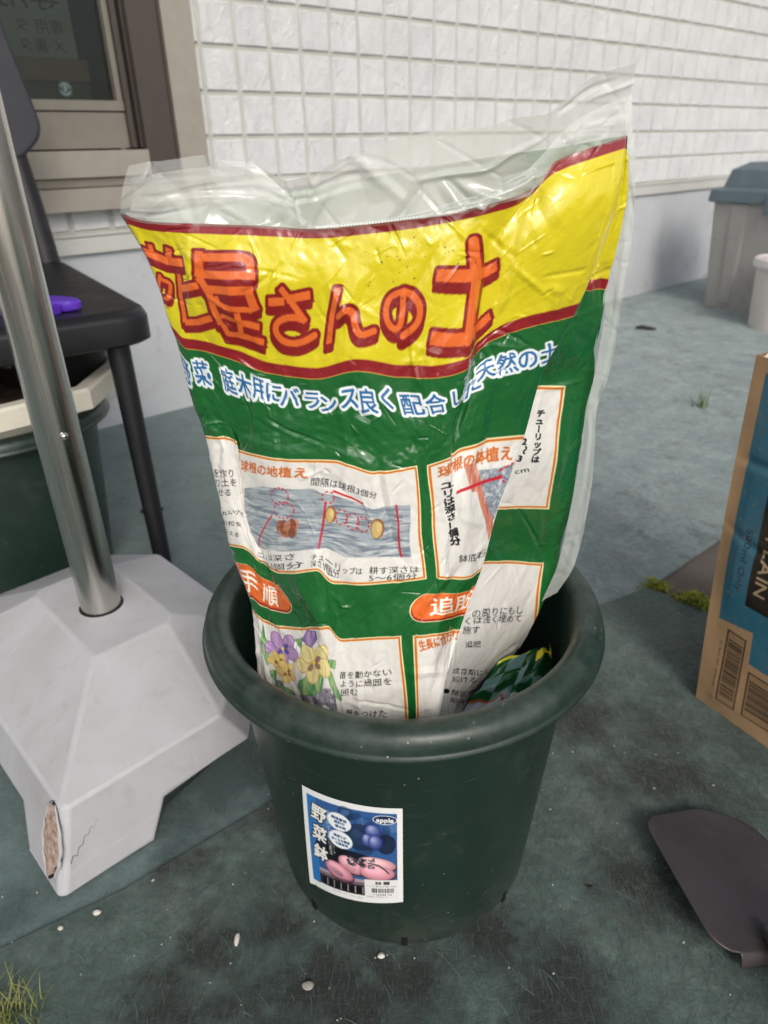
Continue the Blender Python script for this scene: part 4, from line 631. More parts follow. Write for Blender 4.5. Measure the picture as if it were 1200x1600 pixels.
FILM_ = n.set(base=n.attr("print"), rough=n.ramp(n.noise(30, 4), 0.3, 0.7, 0.16, 0.32), spec=0.5, normal=n.bump(fine, 0.2, 0.004, n.bump(n.ramp(fine2, 0.0, 0.12), 0.06, 0.003)))
n.p.inputs["Coat Weight"].default_value = 0.7; n.p.inputs["Coat Roughness"].default_value = 0.07
org = np.array(bag.location)
grid_mesh("printed_front", P - org, FILM_, bag, S.sample(UU, VV))
# back sheet
L_, R_ = G[:, 0, 2:], G[:, 19, 2:]; s = np.linspace(0, 1, 90)[None, :, None]; i = np.linspace(0, 10, 110)
L_, R_ = pchip(L_, i)[:, None], pchip(R_, i)[:, None] + (0, 0.002, 0); P = L_ * (1 - s) + R_ * s; P[..., 1] += 0.034 * np.sin(math.pi * s[..., 0]) * np.linspace(1, 0.35, 110)[:, None]
P += normals(P) * (0.002 * smooth_noise(P.shape[:2], 6, 9, 9))[..., None]
n = N("film back"); BACKF = n.set(base=n.mix(n.ramp(n.noise(14, 3), 0.4, 0.6), lin((196, 210, 198)), lin((176, 196, 180))), rough=0.3, normal=n.bump(n.noise(60, 4), 0.3, 0.004))
grid_mesh("back_sheet", P - org, BACKF, bag)
# clear, unprinted film at the mouth and along the side seal
def clear(name, tint, lo, hi):
    n = N(name); n.set(base=tint, rough=n.ramp(n.noise(22, 4), 0.3, 0.7, 0.06, 0.16), spec=0.9, normal=n.bump(n.noise(30, 3, 0.5, 1.2), 0.16, 0.006, n.bump(n.ramp(n.voro(26, 'DISTANCE_TO_EDGE'), 0, 0.06), 0.16, 0.004)))
    tr = n.t.nodes.new("ShaderNodeBsdfTransparent"); tr.inputs[0].default_value = (0.97, 0.98, 0.97, 1)
    mx = n.t.nodes.new("ShaderNodeMixShader"); n.link(n.ramp(n.noise(7, 3, 0.5, 0.3), 0.3, 0.7, lo, hi), mx.inputs[0])
    n.link(tr.outputs[0], mx.inputs[1]); n.link(n.p.outputs[0], mx.inputs[2]); n.link(mx.outputs[0], n.out.inputs[0]); return n.m
CLF = clear("clear film", lin((236, 238, 235)), 0.20, 0.30); CLR = clear("milky film", lin((226, 226, 222)), 0.46, 0.58); CLS = clear("seal film", lin((214, 219, 214)), 0.45, 0.6)
def strip(name, bot, top, m, k, r, amp, seed, lean=0.0, bulge=0.0):
    def rs(p, k): p = np.array(p); d = np.r_[0, np.cumsum(np.linalg.norm(np.diff(p, axis=0), axis=1))]; x = np.linspace(0, d[-1], k); return np.stack([np.interp(x, d, p[:, c]) for c in range(3)], 1) if False else pchip(p, np.linspace(0, len(p) - 1, k))
    b, t = rs(bot, k), rs(top, k); q = np.linspace(0, 1, r)[:, None, None]; P = b[None] * (1 - q) + t[None] * q
    P[..., 1] += bulge * np.sin(math.pi * q[..., 0])
    u, v = np.meshgrid(np.arange(k) * 3.0, np.arange(r) * 3.0); hh = creases(u, v, 34, np.random.default_rng(seed), (60, 220), (5, 16), (amp * 0.6, amp * 1.9)) + amp * 0.5 * smooth_noise((r, k), 12, 20, seed)
    hh *= np.clip(np.arange(r) / 5, 0, 1)[:, None]
    P += normals(P) * hh[..., None]; return grid_mesh(name, P - org, m, bag)
ft, fb = FILM["ft"], FILM["fb"]
fb = [[x, y - 0.0006, z - 0.0012] for x, y, z in fb]
strip("front_header", fb, ft, CLF, 260, 46, 0.0016, 31, bulge=-0.004); strip("rear_header", FILM["rb"], FILM["rt"], CLR, 240, 60, 0.0018, 37, bulge=0.006)
strip("side_seal", FILM["si"], FILM["so"], CLS, 160, 12, 0.0006, 41)
# perforated tear line: a row of raised dots across the header
bm = bmesh.new(); A = pchip(np.array(fb), np.linspace(8.2, 13.2, 84)); Bt = pchip(np.array(ft), np.linspace(8.2, 13.2, 84))
for a, b in zip(A, Bt):
    p = a * 0.45 + b * 0.55 - org; r = 0.0007
    bmesh.ops.create_icosphere(bm, subdivisions=1, radius=r, matrix=Matrix.Translation((p[0], p[1] - 0.0035, p[2])) @ Matrix.Diagonal((1.2, 0.6, 1, 1)))
tag(from_bm("tear_perforation", bm, simple("perforation", (226, 230, 226), 0.4), bag))

# a second, crumpled bag down inside the pot
S2 = Sheet(0, 0, 100, 100, 4, (24, 84, 46))
for a in range(4):
    for b_ in range(4):
        if (a + b_) % 2: S2.rect(a * 25, b_ * 25, a * 25 + 25, b_ * 25 + 25, (112, 146, 142))
S2.rect(60, 0, 100, 45, (20, 74, 40)); S2.poly([(66, 4), (100, 2), (100, 26), (70, 24)], (226, 208, 24)); S2.rect(0, 60, 60, 100, (170, 180, 188)); S2.stroke([(0, 60), (40, 62), (62, 100)], 3, (170, 96, 60)); S2.stroke([(0, 3), (50, 2)], 5, (214, 214, 60)); S2.blur(0.8)
gy, gx = np.meshgrid(np.linspace(0, 1, 110), np.linspace(0, 1, 120), indexing='ij')
c0 = np.array([[(0.0994, 0.4872, 0.225), (0.1572, 0.5109, 0.222)], [(0.0512, 0.4474, 0.2), (0.1377, 0.4615, 0.2)]]); c0[..., 2] += [[0.016, 0.016], [0.006, 0.010]]
P = (c0[0, 0] * (1 - gx[..., None]) + c0[0, 1] * gx[..., None]) * (1 - gy[..., None]) + (c0[1, 0] * (1 - gx[..., None]) + c0[1, 1] * gx[..., None]) * gy[..., None]
P[..., 2] += creases(gx * 100, gy * 100, 40, np.random.default_rng(5), (30, 90), (6, 18), (0.001, 0.005)) + 0.0018 * smooth_noise(gx.shape, 12, 12, 6)
r_ = np.hypot(P[..., 0] - PX, P[..., 1] - PY); k = np.minimum(1, 0.136 / r_)[..., None]; P[..., :2] = np.array([PX, PY]) + (P[..., :2] - (PX, PY)) * k
n = N("second film"); F2 = n.set(base=n.attr("print"), rough=0.22, normal=n.bump(n.noise(70, 4), 0.3, 0.004))
tag(grid_mesh("crumpled_bag", P, F2, None, S2.sample(gx * 99, gy * 99)), "crumpled green checked plastic bag with yellow edge tucked inside the pot", "bag")

# ================================================================ PARASOL STAND
stand = empty("parasol_stand", "white plastic parasol base with cracked corner and a shiny steel pole", "parasol stand", (-0.352, 0.713, 0.0), (0, 0, rad(44)))
n = N("white plastic"); d1 = n.noise(9, 7, 0.62, 0.5); d2 = n.noise(40, 6, 0.6)
wc = n.mix(n.ramp(d1, 0.38, 0.72, 0, 0.7), lin((184, 184, 188)), lin((164, 159, 158))); wc = n.mix(n.ramp(d2, 0.58, 0.78, 0, 0.35), wc, lin((142, 136, 133)))
wc = n.mix(n.math('MULTIPLY', n.ramp(n.voro(60), 0.0, 0.06, 1, 0), 0.5), wc, lin((90, 86, 84)))
scr2 = n.ramp(n.noise(1.0, 4, 0.6, 0.6, n.mapv((8, 160, 60), (0.5, 0.4, 0.2))), 0.64, 0.74, 0, 0.4); wc = n.mix(scr2, wc, lin((206, 206, 208)))
WPL = n.set(base=wc, rough=0.52, spec=0.4, normal=n.bump(d1, 0.12, 0.012, n.bump(d2, 0.08, 0.003)), **{"Subsurface Weight": 0.0})
def base_ring(au, av, chs, z, notch):
    """oblong outline with cut corners; the sides' feet leave an arch when notch > 0"""
    pts = []; cs = [(-au, -av), (au, -av), (au, av), (-au, av)]; k0 = au / 0.178, av / 0.221
    for k in range(4):
        p, q = Vector((*cs[k], 0)), Vector((*cs[(k + 1) % 4], 0)); d = (q - p).normalized(); L = 2 * (au, av)[k % 2]; e = L - chs[(k + 1) % 4]; f = k0[k % 2]
        t = [0.098 * f, 0.120 * f, e - 0.03 * f, e - 0.012 * f] if k == 0 else [chs[k] + 0.075 * f, chs[k] + 0.095 * f, e - 0.095 * f, e - 0.075 * f]
        for j, s in enumerate([chs[k]] + t + [e]):
            v = p + d * s; nz = notch if (j in (2, 3) or (k == 0 and j > 3) or (k == 1 and j == 0)) else 0; qx, qy = 1 - 0.028 * nz / 0.1 / au, 1 - 0.006 * nz / 0.1 / av
            pts.append((v.x * (qx if k in (1, 3) else 1), v.y * (qy if k in (0, 2) else 1), z + nz))
    return pts
F_ = (0.006, 0.125, 0.065, 0.065)
bm = loft_bm([base_ring(0.178, 0.221, F_, 0.0, 0.046), base_ring(0.150, 0.215, F_, 0.100, 0.0), base_ring(0.051, 0.092, (0.004, 0.012, 0.012, 0.012), 0.155, 0.0)])
base = from_bm("base", bm, WPL, stand, True, 180, False)
n = N("worn edge"); n.set(base=n.mix(n.ramp(n.noise(50, 8, 0.7), 0.35, 0.65), lin((180, 180, 183)), lin((189, 188, 191))), rough=0.6); base.data.materials.append(n.m)
md = base.modifiers.new("edges", 'BEVEL'); md.limit_method = 'ANGLE'; md.angle_limit = rad(18); md.width = 0.0065; md.segments = 4; md.harden_normals = True; md.material = 1
n = N("exposed concrete"); CORE = n.set(base=n.mix(n.ramp(n.noise(120, 6, 0.7), 0.35, 0.65), lin((140, 108, 92)), lin((206, 184, 170))), rough=0.95, normal=n.bump(n.noise(200, 5), 0.8, 0.004))
def face_pt(y, z, off): return (-(0.178 - 0.028 * z / 0.1) - off, y, z)
def lens(y0, z0, z1, hw, off, name, m, parent, lean=0.0, bulge=0.0):
    P = []
    for t in np.linspace(0, 1, 26):
        z = z0 + (z1 - z0) * t; wv = hw * math.sin(math.pi * t) ** (0.9 - 0.4 * t) * (1 + 0.10 * math.sin(17 * t) + 0.07 * math.sin(41 * t + 1)); r = []
        for q in np.linspace(-1, 1, 9):
            r.append(face_pt(y0 + lean * t + wv * q * (1 if q < 0 else 0.75), z, off + bulge * (1 - q * q) * math.sin(math.pi * t)))
        P.append(r)
    return grid_mesh(name, np.array(P), m, parent)
lens(-0.1930, 0.006, 0.100, 0.0240, 0.0006, "crack_shadow", DARKG, base, -0.004)
lens(-0.1925, 0.010, 0.096, 0.0220, 0.0011, "concrete_core", CORE, base, -0.004, 0.001)
for sg, rr_ in ((-1, 0.0016), (1, 0.0008)):     # peeled plastic along the tear
    tt_ = np.linspace(0.02, 0.98, 30)
    edge = [face_pt(-0.1930 - 0.004 * t + sg * (0.0240 if sg < 0 else 0.0180) * math.sin(math.pi * t) ** 0.7 + 0.0009 * math.sin(31 * t), 0.006 + 0.094 * t, 0.0013) for t in tt_]
    from_bm("torn_edge", tube_bm(edge, [0.0005 + rr_ * math.sin(math.pi * t) for t in tt_], 10), WPL, base)
zz = [0, .004, -.002, .003, .0, .005, .001, .004, -.001, .002]
crk = [(-0.158 + 0.034 * t, -0.221 + 0.006 * (0.036 + 0.030 * t + zz[k]) / 0.1 - 0.0003, 0.036 + 0.030 * t + zz[k]) for k, t in enumerate(np.linspace(0, 1, 10))]
from_bm("crack_line", tube_bm(crk, [0.00045 * (1 - 0.8 * t) for t in np.linspace(0, 1, 10)], 6), simple("crack grime", (104, 88, 76), 0.9, 0.2), base)
n = N("steel"); STEEL = n.set(base=lin((196, 193, 186)), metal=1.0, rough=n.ramp(n.noise(1.0, 3, 0.5, 0, n.mapv((220, 220, 6))), 0.3, 0.7, 0.16, 0.30), normal=n.bump(n.noise(1.0, 2, 0.5, 0, n.mapv((160, 160, 3))), 0.05, 0.001))
LP = Vector((0, 0, 0))           # where the pole stands, in the base's own axes
bm = lathe_bm([(0.0235, 0.11), (0.0235, 2.05)], 48); pole = from_bm("pole", bm, STEEL, stand); pole.location = LP
bm = lathe_bm([(0.0236, 0.153), (0.0262, 0.153), (0.0262, 0.1555), (0.0236, 0.1565)], 40, True); o = from_bm("socket_gap_shade", bm, DARKG, stand); o.location = LP  # dark ring standing in for the shaded gap round the pole
bm = bmesh.new(); bmesh.ops.create_uvsphere(bm, u_segments=16, v_segments=10, radius=0.0046, matrix=Matrix.Diagonal((1, 1, 0.9, 1)))
o = from_bm("rivet", bm, STEEL, pole); ra = rad(-50 - 45); o.location = (0.0232 * math.cos(ra), 0.0232 * math.sin(ra), 0.385)

# ================================================================ CHAIR
chair = empty("chair", "black moulded plastic chair standing by the house wall", "chair", (-0.319, 1.01, 0.0))
BLK = simple("black plastic", (21, 21, 24), 0.42, 0.5, 0, 14, 0.12, 180, 0.06, dirt=((52, 52, 53), 0.58, 0.85, 12))
BLK2 = simple("black resin", (44, 44, 51), 0.5, 0.45, 0, 10, 0.08, 180, 0.06)
ca, cb = Vector((-0.538, 0.843, 0)), Vector((-0.80, -0.60, 0))
def rpoly(cs, r, seg=8):
    o = []; k = len(cs)
    for i in range(k):
        p, c, q = Vector(cs[i - 1]), Vector(cs[i]), Vector(cs[(i + 1) % k]); d1, d2 = (p - c).normalized(), (q - c).normalized(); rr = r[i] if isinstance(r, (list, tuple)) else r
        a, b = c + d1 * rr, c + d2 * rr
        for t in np.linspace(0, 1, seg): o.append(a * (1 - t) ** 2 + c * 2 * t * (1 - t) + b * t * t)
    return o
SD, SW = 0.66, 0.46
cs = [Vector((0, 0, 0)), ca * SD, ca * SD + cb * SW, cb * SW]
def seat_ring(inset, z): 
    cen = (ca * SD + cb * SW) / 2
    return [(p[0] + (cen[0] - p[0]) * inset, p[1] + (cen[1] - p[1]) * inset, z) for p in rpoly(cs, 0.05)]
bm = loft_bm([seat_ring(0.03, 0.405), seat_ring(0.0, 0.410), seat_ring(0.0, 0.441), seat_ring(0.02, 0.451), seat_ring(0.07, 0.4535), seat_ring(0.35, 0.447)])
from_bm("seat", bm, BLK, chair, True, 50)
def leg(p, q, r0, r1):
    bm = tube_bm([p, (Vector(p) * 0.5 + Vector(q) * 0.5), q], [r0, (r0 + r1) / 2, r1], 18); return from_bm("leg", bm, BLK, chair)
for o_, sx in ((ca * 0.045 + cb * 0.05, (0.022, -0.046)), (ca * (SD - 0.05) + cb * 0.05, (-0.01, 0.06)), (ca * (SD - 0.05) + cb * (SW - 0.05), (-0.06, 0.05)), (ca * 0.045 + cb * (SW - 0.05), (-0.05, -0.04))):
    leg((o_.x, o_.y, 0.41), (o_.x + sx[0], o_.y + sx[1], -0.004), 0.0168, 0.0128)
for kb in (0.03, SW - 0.03):
    o_ = ca * (SD - 0.02) + cb * kb
    bm = tube_bm([(o_.x, o_.y, 0.44), (o_.x - 0.012, o_.y + 0.01, 0.56), (o_.x - 0.03, o_.y + 0.02, 0.70)], [0.026, 0.0235, 0.021], 18); from_bm("back_post", bm, BLK, chair)
up = Vector((-0.14, 0.05, 1.0)).normalized()
bo = Vector((-0.6625, 1.57, 0.0)) - Vector((-0.319, 1.01, 0)); nrm = cb.cross(up).normalized()
def bp(s, h, d): v = Vector((bo.x, bo.y, 0.640)) + cb * s + up * h + nrm * d; return tuple(v)
outl = rpoly([(0.045, 0.0, 0), (0.40, 0.0, 0), (0.44, 0.045, 0), (0.43, 0.36, 0), (0.01, 0.36, 0), (-0.012, 0.045, 0)], [0.02, 0.03, 0.03, 0.06, 0.06, 0.03])
bm = loft_bm([[bp(p[0] + (0.21 - p[0]) * i_, p[1] + (0.18 - p[1]) * i_, d_) for p in outl] for i_, d_ in ((0.03, -0.016), (0, -0.011), (0, 0.011), (0.03, 0.016))])
from_bm("backrest", bm, BLK2, chair, True, 50)
# purple clip on the seat
PUR = simple("purple plastic", (96, 50, 190), 0.4, 0.5, 0, 20, 0.08)
clip = empty("clip", "bright purple plastic clip lying on the front of the black seat", "clip", (-0.475, 1.035, 0.4515), (0, 0, rad(-18)))
bm = loft_bm([[(x * k, y * k, z) for x, y in [(0.052 * math.cos(a) * (1.0 if math.cos(a) > 0 else 1.5), 0.021 * math.sin(a)) for a in np.linspace(0, 2 * math.pi, 40, endpoint=False)]] for k, z in ((0.93, 0.0), (1, 0.003), (1, 0.011), (0.92, 0.0145))]); from_bm("upper_jaw", bm, PUR, clip)
bm = box_bm(-0.06, 0.036, -0.052, -0.022, 0.0, 0.012); bevel(bm, 0.004, 3); from_bm("lower_jaw", bm, PUR, clip)

# ================================================================ POTS UNDER THE CHAIR
pot2 = plant_pot("plant_pot", "second green round pot in the shade beneath the black chair", (-0.612, 1.045, -0.004))
tray = empty("planter_box", "cream eight-sided planter set into the green pot under the chair", "planter", (-0.60, 1.04, 0.256))
CREAM = simple("cream plastic", (214, 208, 192), 0.55, 0.4, 0, 12, 0.08, 140, 0.1, dirt=((150, 142, 124), 0.55, 0.8, 14))
P8 = rad(22.5)
rr = lambda r, z: ring(0, 0, z, r, 8, P8)
bm = loft_bm([rr(0.132, 0.0), rr(0.160, 0.064), rr(0.196, 0.066), rr(0.200, 0.068), rr(0.200, 0.094), rr(0.196, 0.098), rr(0.176, 0.098), rr(0.166, 0.092), rr(0.126, 0.02)]); bevel(bm, 0.0012, 2, 20)
from_bm("body", bm, CREAM, tray, True, 30)
gy, gx = np.meshgrid(np.linspace(0, 1, 24), np.linspace(0, 2 * math.pi, 49), indexing='ij')
P = np.stack([gy * 0.143 * np.cos(gx), gy * 0.143 * np.sin(gx), 0.067 + 0.006 * smooth_noise(gx.shape, 2, 2, 15)], -1)
n = N("brown soil"); SOILB = n.set(base=n.mix(n.noise(50, 8, 0.7), lin((44, 34, 28)), lin((96, 74, 58))), rough=0.95, normal=n.bump(n.noise(90, 6), 0.9, 0.01))
o = grid_mesh("planter_soil", P, SOILB); o.location = (-0.60, 1.04, 0.256); tag(o, "brown soil filling the cream planter under the chair", "soil")
bm = lathe_bm([(0.0, 0.0), (0.066, 0.0), (0.078, 0.075), (0.084, 0.076), (0.0855, 0.082), (0.0845, 0.092), (0.079, 0.094), (0.076, 0.088), (0.066, 0.02), (0.0, 0.02)], 48)
o = from_bm("nursery_pot", bm, BLK); o.location = (-0.512, 1.105, 0.322); tag(o, "small black nursery pot sitting in the cream planter", "plant pot")

# ================================================================ CARDBOARD BOX
e1 = Vector((0.491, -0.871, 0)); crt = empty("cardboard_box", "tall brown carton printed blue with barcodes and the word PLAIN", "box", (0.404, 0.693, 0.0))
S = Sheet(0, 0, 300, 450, 5, (188, 152, 114)); KR = (188, 152, 114); BL = (56, 114, 136); KD = (44, 38, 34)
def bz(a, b): return (a * 1000, 450 - b * 1000)
S.poly([bz(0.014, 0.4335), bz(0.30, 0.4335), bz(0.30, 0.092), bz(0.062, 0.0965), bz(0.060, 0.139), bz(0.0145, 0.1305)], BL)
rg = np.random.default_rng(11)
for k in range(420): c = bz(rg.uniform(0.016, 0.30), rg.uniform(0.10, 0.43)); S.ell(c, *([rg.uniform(0.3, 1.5) * (1 if rg.random() < 0.8 else 1.6)] * 2), (150, 144, 128) if rg.random() < 0.6 else (92, 140, 156), rg.uniform(0.25, 0.9), n=12)
S.poly([bz(0.045, 0.33), bz(0.095, 0.33), bz(0.095, 0.168), bz(0.045, 0.168)], (30, 27, 26))
S.text("PLAIN", bz(0.0595, 0.262), bz(0.0595, 0.186), 19, (196, 170, 132), 0.35)
S.text("500ml Only", bz(0.0345, 0.262), bz(0.0345, 0.180), 10.5, (24, 46, 58), 0.1)
def bcode(a0, a1, b0, b1, seed, vert=True):
    S.rect(*bz(a0, b1), *bz(a1, b0), KD); S.rect(*bz(a0 + 0.0018, b1 - 0.0018), *bz(a1 - 0.0018, b0 + 0.0018), (170, 136, 100)); r = np.random.default_rng(seed); y = b0 + 0.011
    while y < b1 - 0.012: wd = r.choice((0.0008, 0.0014, 0.0020)); S.rect(*bz(a0 + 0.0035, y + wd), *bz(a1 - 0.0035, y), (50, 42, 36)); y += wd + r.choice((0.0008, 0.0013, 0.0018))
bcode(0.0285, 0.0545, 0.020, 0.124, 1); bcode(0.0630, 0.150, 0.020, 0.086, 2)
S.text("14 902102 108638", bz(0.0225, 0.105), bz(0.0225, 0.035), 3.6, (60, 50, 42))
S.blur(0.8)
n = N("carton print"); fl_ = n.noise(1.0, 4, 0.6, 0, n.mapv((1, 1, 240))); CBP = n.set(base=n.mix(n.ramp(n.noise(9, 6, 0.6), 0.4, 0.75, 0, 0.35), n.attr("print"), lin((120, 104, 82))), rough=0.75, spec=0.25, normal=n.bump(n.noise(14, 4), 0.25, 0.01, n.bump(fl_, 0.12, 0.001)))
KRAFT = simple("kraft card", (188, 152, 114), 0.8, 0.25, 0, 8, 0.10, 90, 0.15)
H_, BW, BD = 0.449, 0.30, 0.24; en = Vector((0.871, 0.491, 0))
gy, gx = np.meshgrid(np.linspace(0, 1, 451), np.linspace(0, 1, 401), indexing='ij'); bb = gy * H_; aa = gx * BW
bow = 0.006 * np.sin(math.pi * gy) * np.sin(math.pi * np.minimum(gx * 2, 1)) - 0.003 * np.exp(-((bb - 0.335) / 0.006) ** 2) - 0.002 * np.exp(-((bb - 0.255 + 0.1 * gx) / 0.006) ** 2) + 0.0012 * smooth_noise(gx.shape, 30, 30, 2)
bow *= np.minimum(1, gx * 12) * np.minimum(1, gy * 20)
a2 = aa - 0.055 * bb * (1 - gx * 0.6) - 0.004 * np.sin(math.pi * gy) * (1 - gx)
P = a2[..., None] * np.array(e1) - bow[..., None] * np.array(en); P[..., 2] = bb + 0.0005
grid_mesh("front_panel", P, CBP, crt, S.sample(aa * 1000, 450 - bb * 1000))
def cpt(a, b, d): return tuple(e1 * (a - 0.055 * b * (1 - a / BW * 0.6)) + en * d + Vector((0, 0, b + 0.0005)))
bm = bmesh.new()
for q in ([(0, 0, 0), (0, H_, 0), (0, H_, BD), (0, 0, BD)], [(BW, 0, 0), (BW, 0, BD), (BW, H_, BD), (BW, H_, 0)], [(0, 0, BD), (0, H_, BD), (BW, H_, BD), (BW, 0, BD)], [(0, 0.002, 0), (0, 0.002, BD), (BW, 0.002, BD), (BW, 0.002, 0)]):
    d0 = 0.0015; bm.faces.new([bm.verts.new(cpt(a, b, max(d, d0))) for a, b, d in q])
bmesh.ops.solidify(bm, geom=bm.faces, thickness=0.003); from_bm("card_wall", bm, KRAFT, crt, smooth=False)
for st_, (p, q, r, s_) in enumerate([((0, H_, 0.002), (0, H_, BD), (-0.07, H_ - 0.05, BD - 0.02), (-0.07, H_ - 0.05, 0.02))][:0]): pass
# crumpled white wrapping in the top of the carton
gy, gx = np.meshgrid(np.linspace(0, 1, 60), np.linspace(0, 1, 60), indexing='ij')
P = np.stack([np.zeros_like(gx)] * 3, -1)
P += (gx * 0.25 - 0.022)[..., None] * np.array(e1) + (gy * 0.20 + 0.006)[..., None] * np.array(en)
P[..., 2] = 0.452 + 0.05 * np.sin(math.pi * np.clip(gx * 1.0, 0, 1)) * np.sin(math.pi * gy) + creases(gx * 100, gy * 100, 46, np.random.default_rng(8), (30, 90), (8, 20), (0.004, 0.012))
o = grid_mesh("wrapping_sheet", P, simple("white wrap", (232, 226, 214), 0.5, 0.4, 0, 20, 0.05)); o.location = (0.404, 0.693, 0.0)
tag(o, "crumpled white wrapping sheet poking out of the carton top", "wrapping")

# ================================================================ SHOVEL
shovel = empty("shovel", "dark steel shovel blade lying flat at the right foreground", "shovel", (0.325, 0.436, 0.0), (0, 0, rad(-80.5)))
n = N("dark steel"); ru = n.noise(20, 7, 0.65, 0.5)
sc_ = n.mix(n.ramp(n.noise(7, 5), 0.3, 0.7), lin((60, 56, 59)), lin((84, 79, 83))); sc_ = n.mix(n.ramp(ru, 0.58, 0.78, 0, 0.6), sc_, lin((110, 92, 80)))
sc_ = n.mix(n.math('MULTIPLY', n.ramp(n.voro(110), 0.0, 0.05, 1, 0), 0.6), sc_, lin((170, 160, 146)))
scr = n.ramp(n.noise(1.0, 4, 0.6, 0.4, n.mapv((14, 300, 60))), 0.6, 0.75, 0, 0.3); sc_ = n.mix(scr, sc_, lin((104, 100, 104)))
SHV = n.set(base=sc_, metal=0.35, rough=0.46, spec=0.5, normal=n.bump(ru, 0.15, 0.004))
# blade in its own axes: x runs from the tip edge to the shoulder, y across
def bl(s, q):
    """s 0..1 tip to shoulder, q -1..1 across"""
    hw = 0.053 + 0.005 * s; r = 0.018 if q < 0 else 0.05
    x = -0.065 + 0.140 * s; 
    k = max(0.0, 1 - (s * 0.140) / r); wv = hw - r * (1 - math.sqrt(max(0, 1 - k * k))) if k > 0 else hw
    k2 = max(0.0, 1 - ((1 - s) * 0.140) / 0.022); wv -= 0.022 * (1 - math.sqrt(max(0, 1 - k2 * k2))) if k2 > 0 else 0
    y = wv * q; tip = -0.008 * (1 - (y / hw) ** 2) * (1 - s) ** 3
    z = 0.010 + 0.013 * (y / 0.056) ** 2 + 0.006 * s + 0.004 * (1 - s) ** 2
    return (x + tip, y, z)
sv = np.r_[np.linspace(0, 0.2, 22) ** 1.0, np.linspace(0.22, 0.85, 26), np.linspace(0.87, 1, 18)]; qv = np.linspace(-1, 1, 48)
P = np.array([[bl(s, q) for q in qv] for s in sv])
roll = [P[-1] + np.array((0.006 * math.sin(t * 1.5), 0, -0.015 * (1 - math.cos(t * 1.5)))) for t in np.linspace(0.1, 1, 10)]      # shoulder turned down
P = np.concatenate([P, np.array(roll)]); o = grid_mesh("blade", P, SHV, shovel)
md = o.modifiers.new("thick", 'SOLIDIFY'); md.thickness = 0.0022; md.offset = -1
# socket and shaft
bm = tube_bm([(0.062, 0, 0.020), (0.090, 0, 0.027), (0.17, 0, 0.052), (0.26, 0, 0.085)], [0.006, 0.013, 0.017, 0.018], 24); from_bm("socket", bm, SHV, shovel)
bm = tube_bm([(0.25, 0, 0.081), (0.60, 0, 0.20), (0.95, 0, 0.29)], 0.0155, 24); from_bm("shaft", bm, simple("shaft wood", (150, 116, 78), 0.6, 0.3, 0, 30, 0.2), shovel)

# ================================================================ FAR CORNER: STORAGE BIN AND BUCKET
d1 = Vector((0.484, -0.875, 0)); d2 = Vector((0.875, 0.484, 0))
bin_ = empty("storage_bin", "grey plastic storage bin with a blue-grey lid at the wall", "bin", (1.437, 3.154, -0.009))
BING = simple("bin grey", (156, 153, 149), 0.55, 0.4, 0, 6, 0.06, 120, 0.1, dirt=((104, 100, 96), 0.55, 0.8, 8)); BINL = simple("bin lid", (92, 108, 116), 0.5, 0.4, 0, 6, 0.06, 120, 0.1, dirt=((116, 122, 124), 0.55, 0.8, 10))
def bring(x0, x1, y0, y1, z, r=0.02): return [tuple(d1 * p[0] + d2 * p[1] + Vector((0, 0, z))) for p in rpoly([(x0, y0, 0), (x1, y0, 0), (x1, y1, 0), (x0, y1, 0)], r, 5)]
bm = loft_bm([bring(0.0, 0.56, 0.0, 0.40, 0), bring(-0.035, 0.59, -0.012, 0.42, 0.44), bring(-0.025, 0.58, -0.002, 0.41, 0.44), bring(0.01, 0.55, 0.01, 0.39, 0.02)]); from_bm("body", bm, BING, bin_, True, 40)
for xa in (0.06, 0.44): bm = loft_bm([bring(xa + 0.005, xa + 0.075, -0.008, 0.02, 0.03), bring(xa - 0.01, xa + 0.085, -0.018, 0.01, 0.42)]); from_bm("rib", bm, BING, bin_, True, 40)
bm = loft_bm([bring(-0.052, 0.61, -0.03, 0.44, 0.425, 0.03), bring(-0.055, 0.613, -0.034, 0.444, 0.432, 0.03), bring(-0.052, 0.61, -0.03, 0.44, 0.470, 0.03), bring(-0.020, 0.58, 0.004, 0.41, 0.480, 0.03), bring(-0.005, 0.565, 0.018, 0.395, 0.545, 0.03), bring(0.04, 0.52, 0.06, 0.36, 0.572, 0.03)]); from_bm("lid", bm, BINL, bin_, True, 40)
bm = loft_bm([bring(0.22, 0.34, -0.045, -0.02, 0.39, 0.01), bring(0.22, 0.34, -0.045, -0.02, 0.46, 0.01)]); from_bm("latch", bm, BINL, bin_, True, 40)
bk = empty("bucket", "white plastic bucket with a lid in front of the grey bin", "bucket", (1.565, 2.72, -0.009))
WB = simple("bucket white", (202, 194, 188), 0.45, 0.45, 0, 8, 0.05, 120, 0.06, dirt=((160, 150, 140), 0.58, 0.8, 9))
bm = lathe_bm([(0.0, 0.0), (0.116, 0.0), (0.120, 0.006), (0.134, 0.240), (0.0, 0.240)], 64); from_bm("body", bm, WB, bk, True, 40)
bm = lathe_bm([(0.137, 0.226), (0.145, 0.226), (0.148, 0.232), (0.148, 0.252), (0.144, 0.257), (0.132, 0.258), (0.128, 0.254), (0.0, 0.253), (0.0, 0.240), (0.136, 0.240)], 64); from_bm("lid", bm, simple("lid white", (216, 208, 206), 0.4, 0.45, 0, 8, 0.05), bk, True, 40)

